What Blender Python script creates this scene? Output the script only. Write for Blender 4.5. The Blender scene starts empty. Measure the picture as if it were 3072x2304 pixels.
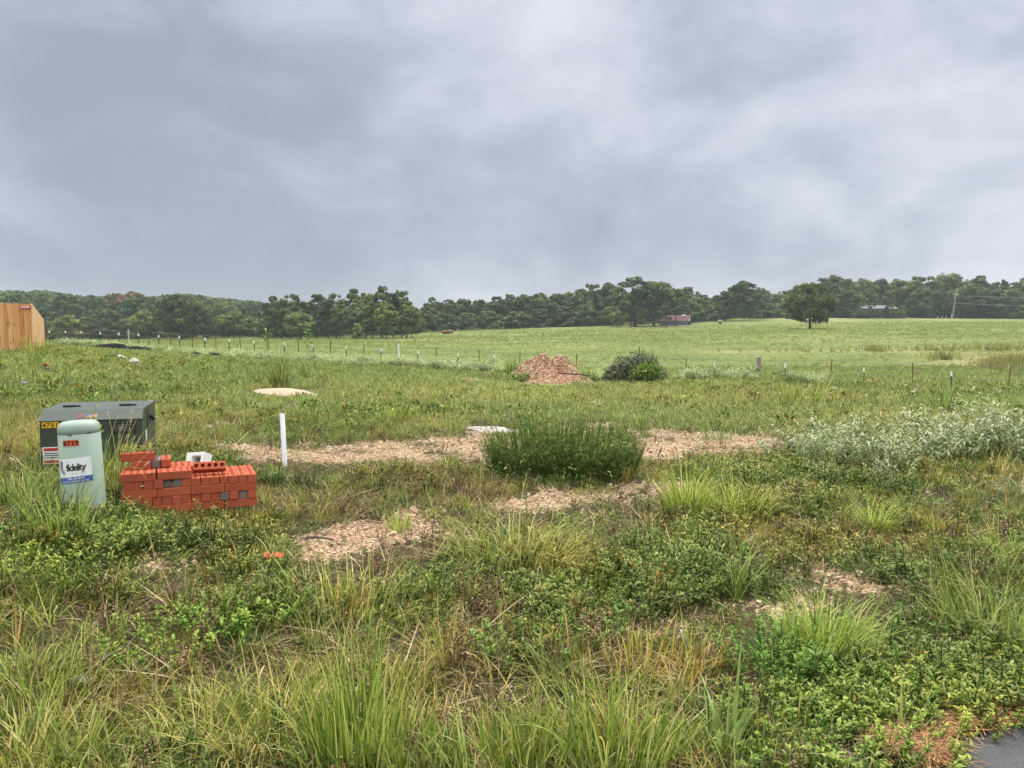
import bpy, math, random
import numpy as np
from mathutils import Vector, Matrix

S = bpy.context.scene
COL = S.collection
# ------------------------------------------------------------------ camera
F = 2308.0
PITCH = math.radians(3.52)
CAMZ = 1.55
cd = bpy.data.cameras.new("Camera")
cam = bpy.data.objects.new("Camera", cd)
COL.objects.link(cam)
cam.location = (0, 0, CAMZ)
cam.rotation_euler = (math.pi/2 - PITCH, 0, 0)
cd.sensor_width = 36.0
cd.lens = F/3072*36
cd.clip_start = 0.05
cd.clip_end = 9000
S.camera = cam
S.render.resolution_x = 1024
S.render.resolution_y = 768

# ------------------------------------------------------------------ sky, sun, exposure
S.view_settings.view_transform = 'Standard'
S.view_settings.look = 'None'
S.view_settings.gamma = 1
S.view_settings.exposure = 0.85
SUN_EL, SUN_ROT = math.radians(58), math.radians(25)
W = bpy.data.worlds.new("World")
S.world = W
W.use_nodes = True
nt = W.node_tree
N, L = nt.nodes, nt.links
N.clear()

def nd(t, **kw):
    n = N.new(t)
    for k, v in kw.items():
        setattr(n, k, v)
    return n

def setin(n, **kw):
    for k, v in kw.items():
        n.inputs[k.replace('_', ' ')].default_value = v
    return n

out = nd('ShaderNodeOutputWorld')
bg = nd('ShaderNodeBackground')
bg.inputs['Strength'].default_value = 0.1
L.new(bg.outputs[0], out.inputs[0])
tc = nd('ShaderNodeTexCoord')
sky = nd('ShaderNodeTexSky')
sky.sky_type = 'NISHITA'
sky.sun_disc = False
sky.sun_elevation = SUN_EL
sky.sun_rotation = SUN_ROT
sep = nd('ShaderNodeSeparateXYZ')
L.new(tc.outputs['Generated'], sep.inputs[0])

def wm(op, a, b=None, c=None, clamp=False):
    n = nd('ShaderNodeMath', operation=op)
    n.use_clamp = clamp
    for i, v in enumerate((a, b, c)):
        if v is None:
            continue
        if isinstance(v, (int, float)):
            n.inputs[i].default_value = v
        else:
            L.new(v, n.inputs[i])
    return n.outputs[0]

zc = wm('ADD', wm('MAXIMUM', sep.outputs['Z'], 0.0), 0.22)
comb = nd('ShaderNodeCombineXYZ')
L.new(wm('DIVIDE', sep.outputs['X'], zc), comb.inputs[0])
L.new(wm('DIVIDE', sep.outputs['Y'], zc), comb.inputs[1])

def wnoise(scale, det, rough, off, dist=0.0, ystretch=1.0, direct=False):
    mp = nd('ShaderNodeMapping')
    mp.inputs['Location'].default_value = off
    mp.inputs['Scale'].default_value = (1, 1, 1.7) if direct else (1, ystretch, 1)
    L.new(tc.outputs['Generated'] if direct else comb.outputs[0], mp.inputs[0])
    n = nd('ShaderNodeTexNoise')
    n.inputs['Scale'].default_value = scale
    n.inputs['Detail'].default_value = det
    n.inputs['Roughness'].default_value = rough
    n.inputs['Distortion'].default_value = dist
    L.new(mp.outputs[0], n.inputs['Vector'])
    return n.outputs['Fac']

n1 = wnoise(0.55, 5, 0.52, (3.1, 1.7, 0), 0.25)
n2 = wnoise(4.4, 6, 0.50, (7.3, 4.2, 2), 0.5, direct=True)
n3 = wnoise(11.0, 5, 0.55, (1.3, 9.2, 5), 0.4, direct=True)
mixv = wm('ADD', wm('ADD', wm('MULTIPLY', n1, 0.34), wm('MULTIPLY', n2, 0.54)), wm('MULTIPLY', n3, 0.16))

def lobe(px, py, power, amp):
    dx, dy = (px-1536)/F, -(py-1152)/F
    v = Vector((dx, math.cos(PITCH)+dy*math.sin(PITCH), -math.sin(PITCH)+dy*math.cos(PITCH))).normalized()
    d = nd('ShaderNodeVectorMath', operation='DOT_PRODUCT')
    L.new(tc.outputs['Generated'], d.inputs[0])
    d.inputs[1].default_value = v
    return wm('MULTIPLY', wm('POWER', wm('MAXIMUM', d.outputs['Value'], 0.0), power), amp*.75)

acc = mixv
# brighter breaks and darker banks of this particular sky
for a in [(1640, 60, 60, 0.13), (1750, 190, 260, 0.10), (2850, 120, 70, 0.10), (2250, 420, 70, 0.06), (3000, 700, 110, 0.15),
          (1540, 745, 500, 0.07), (1330, 560, 500, 0.06), (150, 130, 80, -0.02), (1500, 640, 14, -0.05), (900, 800, 60, -0.04), (2100, 760, 50, -0.03), (0, 830, 120, 0.06),
          (480, 600, 40, -0.09), (1000, 240, 110, -0.05), (2700, 900, 60, 0.02), (60, 350, 90, -0.05), (1150, 700, 80, -0.04)]:
    acc = wm('ADD', acc, lobe(*a))
ramp = nd('ShaderNodeValToRGB')
ramp.color_ramp.interpolation = 'B_SPLINE'
e = ramp.color_ramp.elements
e[0].position, e[0].color = 0.38, (0.298, 0.337, 0.412, 1)
e[1].position, e[1].color = 0.76, (0.72, 0.775, 0.845, 1)
m_ = e.new(0.51); m_.color = (0.405, 0.450, 0.532, 1)
m_ = e.new(0.61); m_.color = (0.54, 0.588, 0.655, 1)
L.new(acc, ramp.inputs[0])
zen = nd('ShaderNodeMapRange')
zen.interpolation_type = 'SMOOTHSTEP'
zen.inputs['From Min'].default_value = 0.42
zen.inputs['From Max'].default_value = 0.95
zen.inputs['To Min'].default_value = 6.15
zen.inputs['To Max'].default_value = 62.0  # sky above the view boosted to add light on the ground
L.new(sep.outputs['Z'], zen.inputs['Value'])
zf = nd('ShaderNodeMapRange')
zf.inputs['From Min'].default_value = 0.42
zf.inputs['From Max'].default_value = 0.7
L.new(sep.outputs['Z'], zf.inputs['Value'])
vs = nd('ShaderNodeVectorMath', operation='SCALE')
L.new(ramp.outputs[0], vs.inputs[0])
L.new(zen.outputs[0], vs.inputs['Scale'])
mx = nd('ShaderNodeMix', data_type='RGBA')
mx.inputs['Factor'].default_value = 0.96
L.new(sky.outputs[0], mx.inputs['A'])
wt = nd('ShaderNodeMix', data_type='RGBA', blend_type='MULTIPLY')   # unseen cloud overhead tinted whiter, to warm the light on the ground
L.new(zf.outputs[0], wt.inputs['Factor'])
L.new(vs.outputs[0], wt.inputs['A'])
wt.inputs['B'].default_value = (1.12, 1.0, 0.84, 1)
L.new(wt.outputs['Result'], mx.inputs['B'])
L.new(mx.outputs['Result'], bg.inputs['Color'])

sd = bpy.data.lights.new("Sun", 'SUN')
sd.energy = 1.5
sd.angle = math.radians(35)
sd.color = (1.0, 0.965, 0.90)
sun = bpy.data.objects.new("Sun", sd)
COL.objects.link(sun)
# the sky's sun_rotation turns clockwise from +Y
sdir = Vector((math.sin(SUN_ROT)*math.cos(SUN_EL), math.cos(SUN_ROT)*math.cos(SUN_EL), math.sin(SUN_EL)))
sun.rotation_euler = sdir.to_track_quat('Z', 'Y').to_euler()

S.cycles.max_bounces = 6
S.cycles.diffuse_bounces = 3
S.cycles.transmission_bounces = 4
S.cycles.glossy_bounces = 2
S.cycles.volume_bounces = 1
S.cycles.sample_clamp_indirect = 2
S.cycles.sample_clamp_direct = 0.7
S.cycles.use_denoising = True
S.cycles.denoiser = 'OPENIMAGEDENOISE'
S.cycles.denoising_input_passes = 'RGB_ALBEDO_NORMAL'
S.cycles.denoising_prefilter = 'NONE'

# ------------------------------------------------------------------ helpers
rng = np.random.default_rng(7)
random.seed(7)

class MB:
    """collects verts and polygons, builds ONE mesh"""
    def __init__(self):
        self.v, self.q, self.sizes, self.a, self.m = [], [], [], [], []
        self.n = 0
    def add(self, verts, faces, attr=0.5, mat=0):
        verts = np.asarray(verts, dtype=np.float64).reshape(-1, 3)
        if isinstance(faces, np.ndarray):
            k = faces.shape[1]
            self.q.append((faces+self.n).ravel())
            self.sizes.append(np.full(len(faces), k))
            nf = len(faces)
        else:
            self.q.append(np.array([i+self.n for f in faces for i in f], dtype=np.int64))
            self.sizes.append(np.array([len(f) for f in faces], dtype=np.int64))
            nf = len(faces)
        self.v.append(verts)
        self.a.append(np.broadcast_to(np.asarray(attr, dtype=np.float64), (len(verts),)))
        self.m.append(np.full(nf, mat))
        self.n += len(verts)
        return self
    def xform(self, M):
        M = np.array(M)
        self.v = [x @ M[:3, :3].T + M[:3, 3] for x in self.v]
        return self
    def mesh(self, name, mats, smooth=False):
        me = bpy.data.meshes.new(name)
        v = np.concatenate(self.v)
        q = np.concatenate(self.q).astype(np.int32)
        sz = np.concatenate(self.sizes).astype(np.int32)
        me.vertices.add(len(v))
        me.vertices.foreach_set('co', v.ravel().astype(np.float32))
        me.loops.add(len(q))
        me.loops.foreach_set('vertex_index', q)
        me.polygons.add(len(sz))
        st = np.concatenate([[0], np.cumsum(sz)[:-1]]).astype(np.int32)
        me.polygons.foreach_set('loop_start', st)
        me.polygons.foreach_set('loop_total', sz)
        me.polygons.foreach_set('material_index', np.concatenate(self.m).astype(np.int32))
        me.polygons.foreach_set('use_smooth', np.full(len(sz), smooth))
        at = me.attributes.new('v', 'FLOAT', 'POINT')
        at.data.foreach_set('value', np.concatenate(self.a).astype(np.float32))
        if not isinstance(mats, (list, tuple)):
            mats = [mats]
        for m in mats:
            me.materials.append(m)
        me.update(calc_edges=True)
        return me
    def build(self, name, mats, parent=None, smooth=False):
        return link(name, self.mesh(name, mats, smooth), parent)
    # primitives
    def box(self, x0, x1, y0, y1, z0, z1, attr=0.5, mat=0, M=None):
        v = np.array([(x, y, z) for z in (z0, z1) for y in (y0, y1) for x in (x0, x1)], float)
        if M is not None:
            M = np.array(M); v = v @ M[:3, :3].T + M[:3, 3]
        return self.add(v, [(0, 2, 3, 1), (4, 5, 7, 6), (0, 1, 5, 4), (2, 6, 7, 3), (0, 4, 6, 2), (1, 3, 7, 5)], attr, mat)
    def tube(self, pts, rad, n=6, attr=0.5, mat=0, cap=True):
        pts = np.asarray(pts, float)
        rad = np.broadcast_to(np.asarray(rad, float), (len(pts),))
        t = np.gradient(pts, axis=0)
        t /= np.linalg.norm(t, axis=1, keepdims=True)+1e-12
        ref = np.array([0, 0, 1.0]) if abs(t[0][2]) < 0.9 else np.array([1.0, 0, 0])
        a = np.cross(t, ref); a /= np.linalg.norm(a, axis=1, keepdims=True)+1e-12
        b = np.cross(t, a)
        th = np.arange(n)*2*math.pi/n
        v = pts[:, None, :] + rad[:, None, None]*(np.cos(th)[None, :, None]*a[:, None, :]+np.sin(th)[None, :, None]*b[:, None, :])
        v = v.reshape(-1, 3)
        f = []
        for i in range(len(pts)-1):
            for k in range(n):
                f.append((i*n+k, i*n+(k+1) % n, (i+1)*n+(k+1) % n, (i+1)*n+k))
        if cap:
            f.append(tuple(range(n-1, -1, -1)))
            f.append(tuple((len(pts)-1)*n+k for k in range(n)))
        return self.add(v, f, attr, mat)

def link(name, me, parent=None):
    o = bpy.data.objects.new(name, me)
    COL.objects.link(o)
    if parent is not None:
        o.parent = parent
    return o

def tag(o, label=None, cat=None, group=None, kind=None):
    if label: o['label'] = label
    if cat: o['category'] = cat
    if group: o['group'] = group
    if kind: o['kind'] = kind
    return o

def thing(name, label, cat, loc=(0, 0, 0), rz=0.0, group=None):
    o = link(name, None)
    o.location = loc
    o.rotation_euler = (0, 0, rz)
    return tag(o, label, cat, group)

def hash2(ix, iy, seed):
    h = (ix.astype(np.int64)*374761393 + iy.astype(np.int64)*668265263 + seed*974634777) & 0x7fffffff
    h = ((h ^ (h >> 13))*1274126177) & 0x7fffffff
    return ((h ^ (h >> 16)) & 0xffff)/65535.0

def vnoise(x, y, seed=0):
    x = np.asarray(x, float); y = np.asarray(y, float)
    ix, iy = np.floor(x), np.floor(y)
    fx, fy = x-ix, y-iy
    fx = fx*fx*(3-2*fx); fy = fy*fy*(3-2*fy)
    a = hash2(ix, iy, seed); b = hash2(ix+1, iy, seed); c = hash2(ix, iy+1, seed); d = hash2(ix+1, iy+1, seed)
    return (a*(1-fx)+b*fx)*(1-fy)+(c*(1-fx)+d*fx)*fy

def fbm(x, y, seed=0, octv=3):
    s, amp, tot = 0, 1.0, 0
    for k in range(octv):
        s = s+amp*vnoise(x*2**k+17.3*k, y*2**k-9.1*k, seed+k)
        tot += amp; amp *= 0.5
    return s/tot

# ------------------------------------------------------------------ terrain
def ray(px, py):
    dx, dy = (np.asarray(px, float)-1536)/F, -(np.asarray(py, float)-1152)/F
    cy = math.cos(PITCH)+dy*math.sin(PITCH)
    cz = -math.sin(PITCH)+dy*math.cos(PITCH)
    return dx/cy, cz/cy          # X/Y and (z-CAMZ)/Y

CP = []                           # control points: u, lnY, drop below the eye
def cp_px(px, py, Y):
    u, s = ray(px, py)
    CP.append((u, math.log(Y), -s*Y))
def cp_xy(X, Y, c):
    CP.append((X/max(Y, 3.0), math.log(max(Y, 3.0)), c))
for X, Y, c in [(0, 3, 1.55), (-2.2, 3, 1.48), (2.2, 3, 1.60), (1.0, 3, 1.57), (4.5, 3, 1.6), (-4.5, 3, 1.3), (-6, 5, .95), (6, 6, 1.55)]:
    cp_xy(X, Y, c)
for a in [(235, 1525, 5.3), (550, 1548, 5.6), (290, 1395, 6.7), (846, 1392, 8), (1690, 1440, 8), (2650, 1400, 8.5), (3040, 1395, 8.5),
          (2100, 1650, 5.4), (1470, 1290, 14), (2300, 1290, 14), (850, 1180, 20), (1640, 1145, 37), (1900, 1142, 38), (2278, 1130, 37),
          (3040, 1168, 31), (2600, 1152, 34), (60, 1057, 28), (218, 1032, 67), (600, 1062, 58), (1000, 1083, 51), (1370, 1102, 46),
          (100, 1250, 12), (50, 1150, 18), (1536, 1205, 22), (2700, 1215, 22), (3060, 1230, 18),
          (200, 1024, 110), (200, 1017, 250), (900, 1040, 100), (900, 1018, 200), (1340, 1003, 220), (1536, 1050, 85), (1536, 1020, 150),
          (1536, 991, 240), (1800, 975, 290), (2060, 975, 270), (2430, 988, 195), (2278, 1040, 90), (2278, 1002, 150), (2278, 955, 300),
          (2800, 957, 290), (2800, 1002, 130), (2800, 1060, 70), (3200, 958, 290), (3150, 1045, 70), (3300, 1170, 30), (-200, 1016, 250),
          (-200, 1025, 70), (-150, 1040, 30),
          (-300, 925, 620), (200, 925, 620), (600, 938, 620), (900, 955, 620), (1250, 965, 620), (1700, 958, 620), (2300, 945, 620), (3200, 945, 620),
          (-300, 935, 1100), (600, 945, 1100), (1500, 960, 1100), (3200, 950, 1100)]:
    cp_px(*a)
CP = np.array(CP)
_P = CP[:, :2]*np.array([1.6, 1.0])
def _phi(r2):
    return np.where(r2 > 1e-12, 0.5*r2*np.log(np.maximum(r2, 1e-12)), 0.0)
_n = len(_P)
_K = _phi(((_P[:, None]-_P[None])**2).sum(-1)) + 0.002*np.eye(_n)
_A = np.zeros((_n+3, _n+3))
_A[:_n, :_n] = _K
_A[:_n, _n] = 1; _A[:_n, _n+1:] = _P
_A[_n:, :_n] = _A[:_n, _n:].T
_val = CP[:, 2]/(1+np.exp(CP[:, 1])/60.0)
_w = np.linalg.solve(_A, np.concatenate([_val, np.zeros(3)]))

def gz(X, Y, bump=True):
    X = np.atleast_1d(np.asarray(X, float)); Y = np.atleast_1d(np.asarray(Y, float))
    shp = X.shape
    x, y = X.ravel(), Y.ravel()
    yc = np.clip(y, 3.0, 1200.0)
    q = np.stack([np.clip(x/yc, -1.1, 1.1)*1.6, np.log(yc)], 1)
    res = np.empty(len(x))
    for i in range(0, len(x), 20000):
        s = slice(i, i+20000)
        k = _phi(((q[s][:, None]-_P[None])**2).sum(-1))
        res[s] = k @ _w[:_n] + _w[_n] + q[s] @ _w[_n+1:]
    c = res*(1+yc/60.0)
    z = CAMZ-c
    if bump:
        b = 0.10*(fbm(x*0.9, y*0.9, 11, 3)-0.5)*np.clip(y/4, 0.35, 1)
        b += 0.35*(fbm(x*0.06, y*0.06, 21, 3)-0.5)*np.clip((y-50)/80, 0, 1)
        z = z+b*np.clip((400-y)/100, 0, 1)
    return z.reshape(shp)

def gz1(x, y):
    return float(gz(np.array([x]), np.array([y]))[0])

def project(x, y, z):
    x = np.asarray(x, float); dz = np.asarray(z, float)-CAMZ; y = np.asarray(y, float)
    cy = y*math.cos(PITCH)-dz*math.sin(PITCH)
    cz = y*math.sin(PITCH)+dz*math.cos(PITCH)
    cy = np.maximum(cy, 1e-3)
    return 1536+F*x/cy, 1152-F*cz/cy

_TY = np.exp(np.linspace(math.log(1.6), math.log(420), 900))
def hit(px, py):
    """first ground point seen at a pixel of the photograph"""
    u, s = ray(px, py)
    z = gz(u*_TY, _TY)
    below = CAMZ+s*_TY-z
    i = int(np.argmax(below < 0))
    if below[i] >= 0:
        i = len(_TY)-1
    j = max(i-1, 0)
    t = below[j]/(below[j]-below[i]+1e-9) if i > j else 0
    Y = _TY[j]+(_TY[i]-_TY[j])*t
    return Vector((float(u*Y), float(Y), gz1(float(u*Y), float(Y))))

def at(px, Y):
    u, _ = ray(px, 1010)
    x = float(u*Y)
    return Vector((x, Y, gz1(x, Y)))

def mpp(Y):
    return Y/F                    # metres covered by one photo pixel at depth Y
# ------------------------------------------------------------------ materials
class MT:
    def __init__(self, name):
        self.m = bpy.data.materials.new(name)
        self.m.use_nodes = True
        self.t = self.m.node_tree
        self.t.nodes.clear()
        self.out = self.n('ShaderNodeOutputMaterial')
    def n(self, t, **kw):
        x = self.t.nodes.new(t)
        for k, v in kw.items():
            setattr(x, k, v)
        return x
    def l(self, a, b):
        self.t.links.new(a, b)
    def val(self, sock, v):
        if isinstance(v, bpy.types.NodeSocket):
            self.l(v, sock)
        else:
            if isinstance(v, (tuple, list)) and len(v) == 3 and sock.type == 'RGBA':
                v = (*v, 1)
            sock.default_value = v
    def math(self, op, a, b=0.0, clamp=False):
        x = self.n('ShaderNodeMath', operation=op); x.use_clamp = clamp
        self.val(x.inputs[0], a); self.val(x.inputs[1], b)
        return x.outputs[0]
    def mix(self, f, a, b, blend='MIX'):
        x = self.n('ShaderNodeMix', data_type='RGBA', blend_type=blend)
        self.val(x.inputs['Factor'], f); self.val(x.inputs['A'], a); self.val(x.inputs['B'], b)
        return x.outputs['Result']
    def pos(self):
        return self.n('ShaderNodeNewGeometry').outputs['Position']
    def obj(self):
        return self.n('ShaderNodeTexCoord').outputs['Object']
    def noise(self, vec, scale, det=4, rough=0.55, dist=0.0, sc=None, loc=None):
        if sc or loc:
            mp = self.n('ShaderNodeMapping')
            self.l(vec, mp.inputs[0])
            if sc: mp.inputs['Scale'].default_value = sc
            if loc: mp.inputs['Location'].default_value = loc
            vec = mp.outputs[0]
        x = self.n('ShaderNodeTexNoise')
        self.l(vec, x.inputs['Vector'])
        x.inputs['Scale'].default_value = scale; x.inputs['Detail'].default_value = det
        x.inputs['Roughness'].default_value = rough; x.inputs['Distortion'].default_value = dist
        return x.outputs['Fac']
    def ramp(self, f, stops, interp='LINEAR'):
        x = self.n('ShaderNodeValToRGB')
        x.color_ramp.interpolation = interp
        els = x.color_ramp.elements
        while len(els) < len(stops):
            els.new(0.5)
        for e_, (p, c) in zip(els, stops):
            e_.position = p
            e_.color = (*c, 1) if len(c) == 3 else c
        self.l(f, x.inputs[0])
        return x.outputs[0]
    def step(self, f, a, b):
        x = self.n('ShaderNodeMapRange')
        x.interpolation_type = 'SMOOTHSTEP'
        self.val(x.inputs['Value'], f)
        x.inputs['From Min'].default_value = a; x.inputs['From Max'].default_value = b
        return x.outputs[0]
    def attr(self, name, typ='GEOMETRY', out='Fac'):
        x = self.n('ShaderNodeAttribute', attribute_type=typ, attribute_name=name)
        return x.outputs[out]
    def bump(self, h, strength=0.3, dist=0.02):
        x = self.n('ShaderNodeBump')
        self.l(h, x.inputs['Height'])
        x.inputs['Strength'].default_value = strength; x.inputs['Distance'].default_value = dist
        return x.outputs[0]
    def bsdf(self, color, rough=0.7, spec=0.3, metal=0.0, normal=None):
        x = self.n('ShaderNodeBsdfPrincipled')
        self.val(x.inputs['Base Color'], color); self.val(x.inputs['Roughness'], rough)
        x.inputs['Specular IOR Level'].default_value = spec
        x.inputs['Metallic'].default_value = metal
        if normal is not None:
            self.l(normal, x.inputs['Normal'])
        return x.outputs[0]
    def done(self, sh):
        self.l(sh, self.out.inputs['Surface'])
        return self.m

def plain(name, col, rough=0.6, spec=0.3, metal=0.0, var=0.12, scale=30.0, bump=0.0):
    t = MT(name)
    f = t.noise(t.obj(), scale, 5, 0.6)
    c = t.mix(f, tuple(x*(1-var) for x in col), tuple(min(1, x*(1+var)) for x in col))
    nrm = t.bump(f, bump, 0.01) if bump else None
    return t.done(t.bsdf(c, rough, spec, metal, nrm))

def leafmat(name, dark, light, tip=None, inst=True, trans=0.3, rough=0.5, spec=0.12):
    """leaf or blade: 'v' runs over the leaves, a tint comes from the instance or the object"""
    t = MT(name)
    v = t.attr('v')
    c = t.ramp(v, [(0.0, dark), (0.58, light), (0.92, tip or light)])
    if inst:
        c = t.mix(1.0, c, t.attr('tint', 'INSTANCER', 'Color'), 'MULTIPLY')
    else:
        c = t.mix(1.0, c, t.n('ShaderNodeObjectInfo').outputs['Color'], 'MULTIPLY')
    a = t.bsdf(c, rough, spec)
    b = t.n('ShaderNodeBsdfTranslucent')
    t.l(t.mix(0.35, c, (0.9, 1.0, 0.35), 'SOFT_LIGHT'), b.inputs['Color'])
    m = t.n('ShaderNodeMixShader')
    m.inputs[0].default_value = trans
    t.l(a, m.inputs[1]); t.l(b.outputs[0], m.inputs[2])
    return t.done(m.outputs[0])

# ground sheet
def ground_material():
    t = MT('ground')
    p = t.pos()
    g = t.attr('gravel'); fld = t.attr('field'); tan = t.attr('tan')
    n_f = t.noise(p, 45, 5, 0.65)
    n_m = t.noise(p, 6, 5, 0.6)
    n_b = t.noise(p, 1.1, 4, 0.55)
    soil = t.ramp(n_f, [(0.3, (0.018, 0.012, 0.007)), (0.55, (0.055, 0.040, 0.022)), (0.75, (0.12, 0.088, 0.048))])
    moss = t.ramp(n_f, [(0.3, (0.014, 0.018, 0.006)), (0.7, (0.060, 0.066, 0.022))])
    soil = t.mix(t.step(n_m, 0.40, 0.62), soil, moss)
    vor = t.n('ShaderNodeTexVoronoi'); t.l(p, vor.inputs['Vector']); vor.inputs['Scale'].default_value = 38
    grav = t.ramp(vor.outputs['Color'], [(0.15, (0.22, 0.14, 0.085)), (0.5, (0.40, 0.285, 0.18)), (0.85, (0.55, 0.44, 0.31))])
    grav = t.mix(t.step(vor.outputs['Distance'], 0.35, 0.65), grav, (0.13, 0.075, 0.045))
    grav = t.mix(t.math('MULTIPLY', t.step(n_m, 0.5, 0.75), 0.55), grav, (0.34, 0.20, 0.12))
    near = t.mix(t.step(t.math('ADD', g, t.math('MULTIPLY', t.math('SUBTRACT', n_f, 0.5), 0.5)), 0.38, 0.62), soil, grav)
    # pasture
    a = t.noise(p, 0.03, 4, 0.55)
    b = t.noise(p, 0.22, 4, 0.6, sc=(0.5, 1.0, 1))
    c = t.noise(p, 1.6, 4, 0.65)
    past = t.ramp(t.math('ADD', t.math('ADD', t.math('MULTIPLY', a, 0.55), t.math('MULTIPLY', b, 0.45)), t.math('MULTIPLY', t.math('SUBTRACT', c, .5), .42)),
                  [(0.34, (0.068, 0.094, 0.028)), (0.47, (0.106, 0.137, 0.041)), (0.58, (0.146, 0.163, 0.055)), (0.70, (0.188, 0.170, 0.082))])
    past = t.mix(t.math('MULTIPLY', tan, 0.75), past, (0.25, 0.205, 0.105))
    col = t.mix(fld, near, past)
    h = t.math('ADD', vor.outputs['Distance'], n_f)
    return t.done(t.bsdf(col, 0.95, 0.08, 0.0, t.bump(h, 0.6, 0.015)))

# ------------------------------------------------------------------ ground patches (seen in the photo, laid on the ground)
GRAVEL = [  # polygons in photo pixels, projected onto the terrain
    [(880, 1372), (1000, 1330), (1180, 1318), (1380, 1300), (1560, 1290), (1560, 1340), (1500, 1372), (1420, 1392), (1250, 1396), (1080, 1388)],
    [(1820, 1330), (1900, 1285), (2050, 1290), (2200, 1300), (2330, 1310), (2330, 1345), (2250, 1362), (2080, 1366), (1960, 1378), (1860, 1365)],
    [(1440, 1500), (1560, 1470), (1800, 1455), (2080, 1446), (2310, 1438), (2315, 1458), (2060, 1478), (1900, 1500), (1760, 1520), (1600, 1530), (1470, 1535)],
    [(850, 1712), (880, 1640), (920, 1590), (1020, 1562), (1100, 1535), (1220, 1530), (1320, 1560), (1300, 1600), (1180, 1640), (1060, 1690), (930, 1725)],
    [(340, 1750), (380, 1715), (480, 1690), (560, 1700), (600, 1705), (560, 1735), (450, 1755)],
    [(575, 1652), (640, 1622), (655, 1640), (590, 1665)],
    [(2150, 1690), (2190, 1640), (2280, 1620), (2300, 1650), (2280, 1700), (2200, 1720)],
    [(2380, 1735), (2440, 1690), (2560, 1690), (2660, 1720), (2650, 1760), (2530, 1775), (2440, 1765)],
    [(2200, 1840), (2300, 1800), (2480, 1790), (2520, 1830), (2380, 1870), (2250, 1865)],
    [(1990, 1860), (2060, 1835), (2150, 1850), (2120, 1885), (2020, 1885)],
    [(1810, 1900), (1920, 1890), (2060, 1900), (2200, 1930), (2260, 1960), (2150, 1965), (1900, 1930)],
    [(1430, 2030), (1520, 2010), (1600, 2040), (1540, 2060)],
    [(2200, 1450), (2310, 1436), (2320, 1452), (2230, 1466)],
    [(640, 1345), (700, 1325), (800, 1330), (900, 1350), (880, 1375), (720, 1372)],
    [(2700, 1465), (2850, 1455), (2960, 1480), (2850, 1495)],
    [(500, 1270), (620, 1262), (660, 1280), (560, 1290)],
    [(1540, 1290), (1700, 1268), (1880, 1270), (1860, 1290), (1700, 1300)],
    [(1540, 1140), (1760, 1130), (1775, 1150), (1650, 1158), (1560, 1160)],
]
def inpoly(x, y, P):
    P = np.asarray(P, float)
    r = np.zeros(x.shape, bool)
    j = len(P)-1
    for i in range(len(P)):
        yi, yj, xi, xj = P[i, 1], P[j, 1], P[i, 0], P[j, 0]
        c = ((yi > y) != (yj > y)) & (x < (xj-xi)*(y-yi)/(yj-yi+1e-9)+xi)
        r ^= c
        j = i
    return r
# the polygons once and for all as ground outlines
GR_XY = []
for P_ in GRAVEL:
    GR_XY.append(np.array([hit(a_, b_)[:2] for a_, b_ in P_]))
def gravel_mask(X, Y):
    """1 inside the bare gravel patches, with ragged edges"""
    k = 0.05+0.02*Y
    dx = (fbm(X*2.6, Y*2.6, 31, 4)-0.5)*2*np.clip(0.36+0.02*Y, 0, 0.9)
    dy = (fbm(X*2.6+40, Y*2.6, 37, 4)-0.5)*2*np.clip(0.36+0.045*Y, 0, 1.4)
    r = np.zeros(X.shape, bool)
    for P_ in GR_XY:
        r |= inpoly(X+dx, Y+dy, P_)
    return r & (fbm(X*2.6, Y*1.9, 45, 3) > .31+.10*(Y > 7))

# tint blobs: where the photo shows one kind of growth: (px, py, rx, ry) -> ground ellipses by photo coordinates
def blob(px, py, items):
    w = np.zeros(px.shape)
    for cx, cy, rx, ry in items:
        w = np.maximum(w, np.exp(-(((px-cx)/rx)**2+((py-cy)/ry)**2)))
    return w
LUSH = [(1750, 1700, 500, 110), (900, 1780, 500, 90), (2000, 1800, 420, 90), (450, 1800, 360, 80), (1100, 1420, 380, 38), (640, 1640, 330, 60), (2400, 1460, 480, 50), (2200, 1560, 260, 80), (2300, 1720, 900, 120), (1750, 1800, 260, 120),
        (300, 1650, 260, 120), (2500, 2080, 500, 120), (2900, 2130, 260, 90), (2300, 1420, 330, 30), (640, 1400, 200, 40), (950, 1290, 160, 26), (2000, 1900, 130, 80)]
YELLOW = [(900, 1800, 330, 120), (800, 2150, 600, 150), (200, 1900, 350, 160), (1300, 2150, 400, 160), (1850, 2150, 400, 150), (2150, 1500, 120, 60),
          (150, 1330, 260, 120), (250, 1100, 350, 60), (700, 1210, 300, 40), (1200, 1270, 200, 30), (600, 1250, 220, 60), (1900, 1980, 250, 80)]
TAN = [(2000, 1190, 700, 36), (1300, 1190, 400, 40), (2700, 1250, 420, 30), (2250, 1620, 320, 40), (1900, 2010, 160, 40), (1250, 2020, 350, 80), (1640, 1640, 200, 60),
       (2500, 1600, 300, 60), (2400, 1195, 400, 30)]
BROWN = [(1280, 1470, 260, 34), (1150, 1700, 60, 70), (1000, 1520, 160, 40), (690, 1730, 60, 50), (1500, 1930, 200, 90), (2350, 1660, 120, 60), (600, 1970, 260, 90),
         (2050, 1590, 110, 40), (330, 2160, 260, 110), (1750, 1960, 200, 60), (2700, 1640, 200, 40), (1450, 2230, 400, 60), (500, 1850, 300, 60)]

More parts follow.
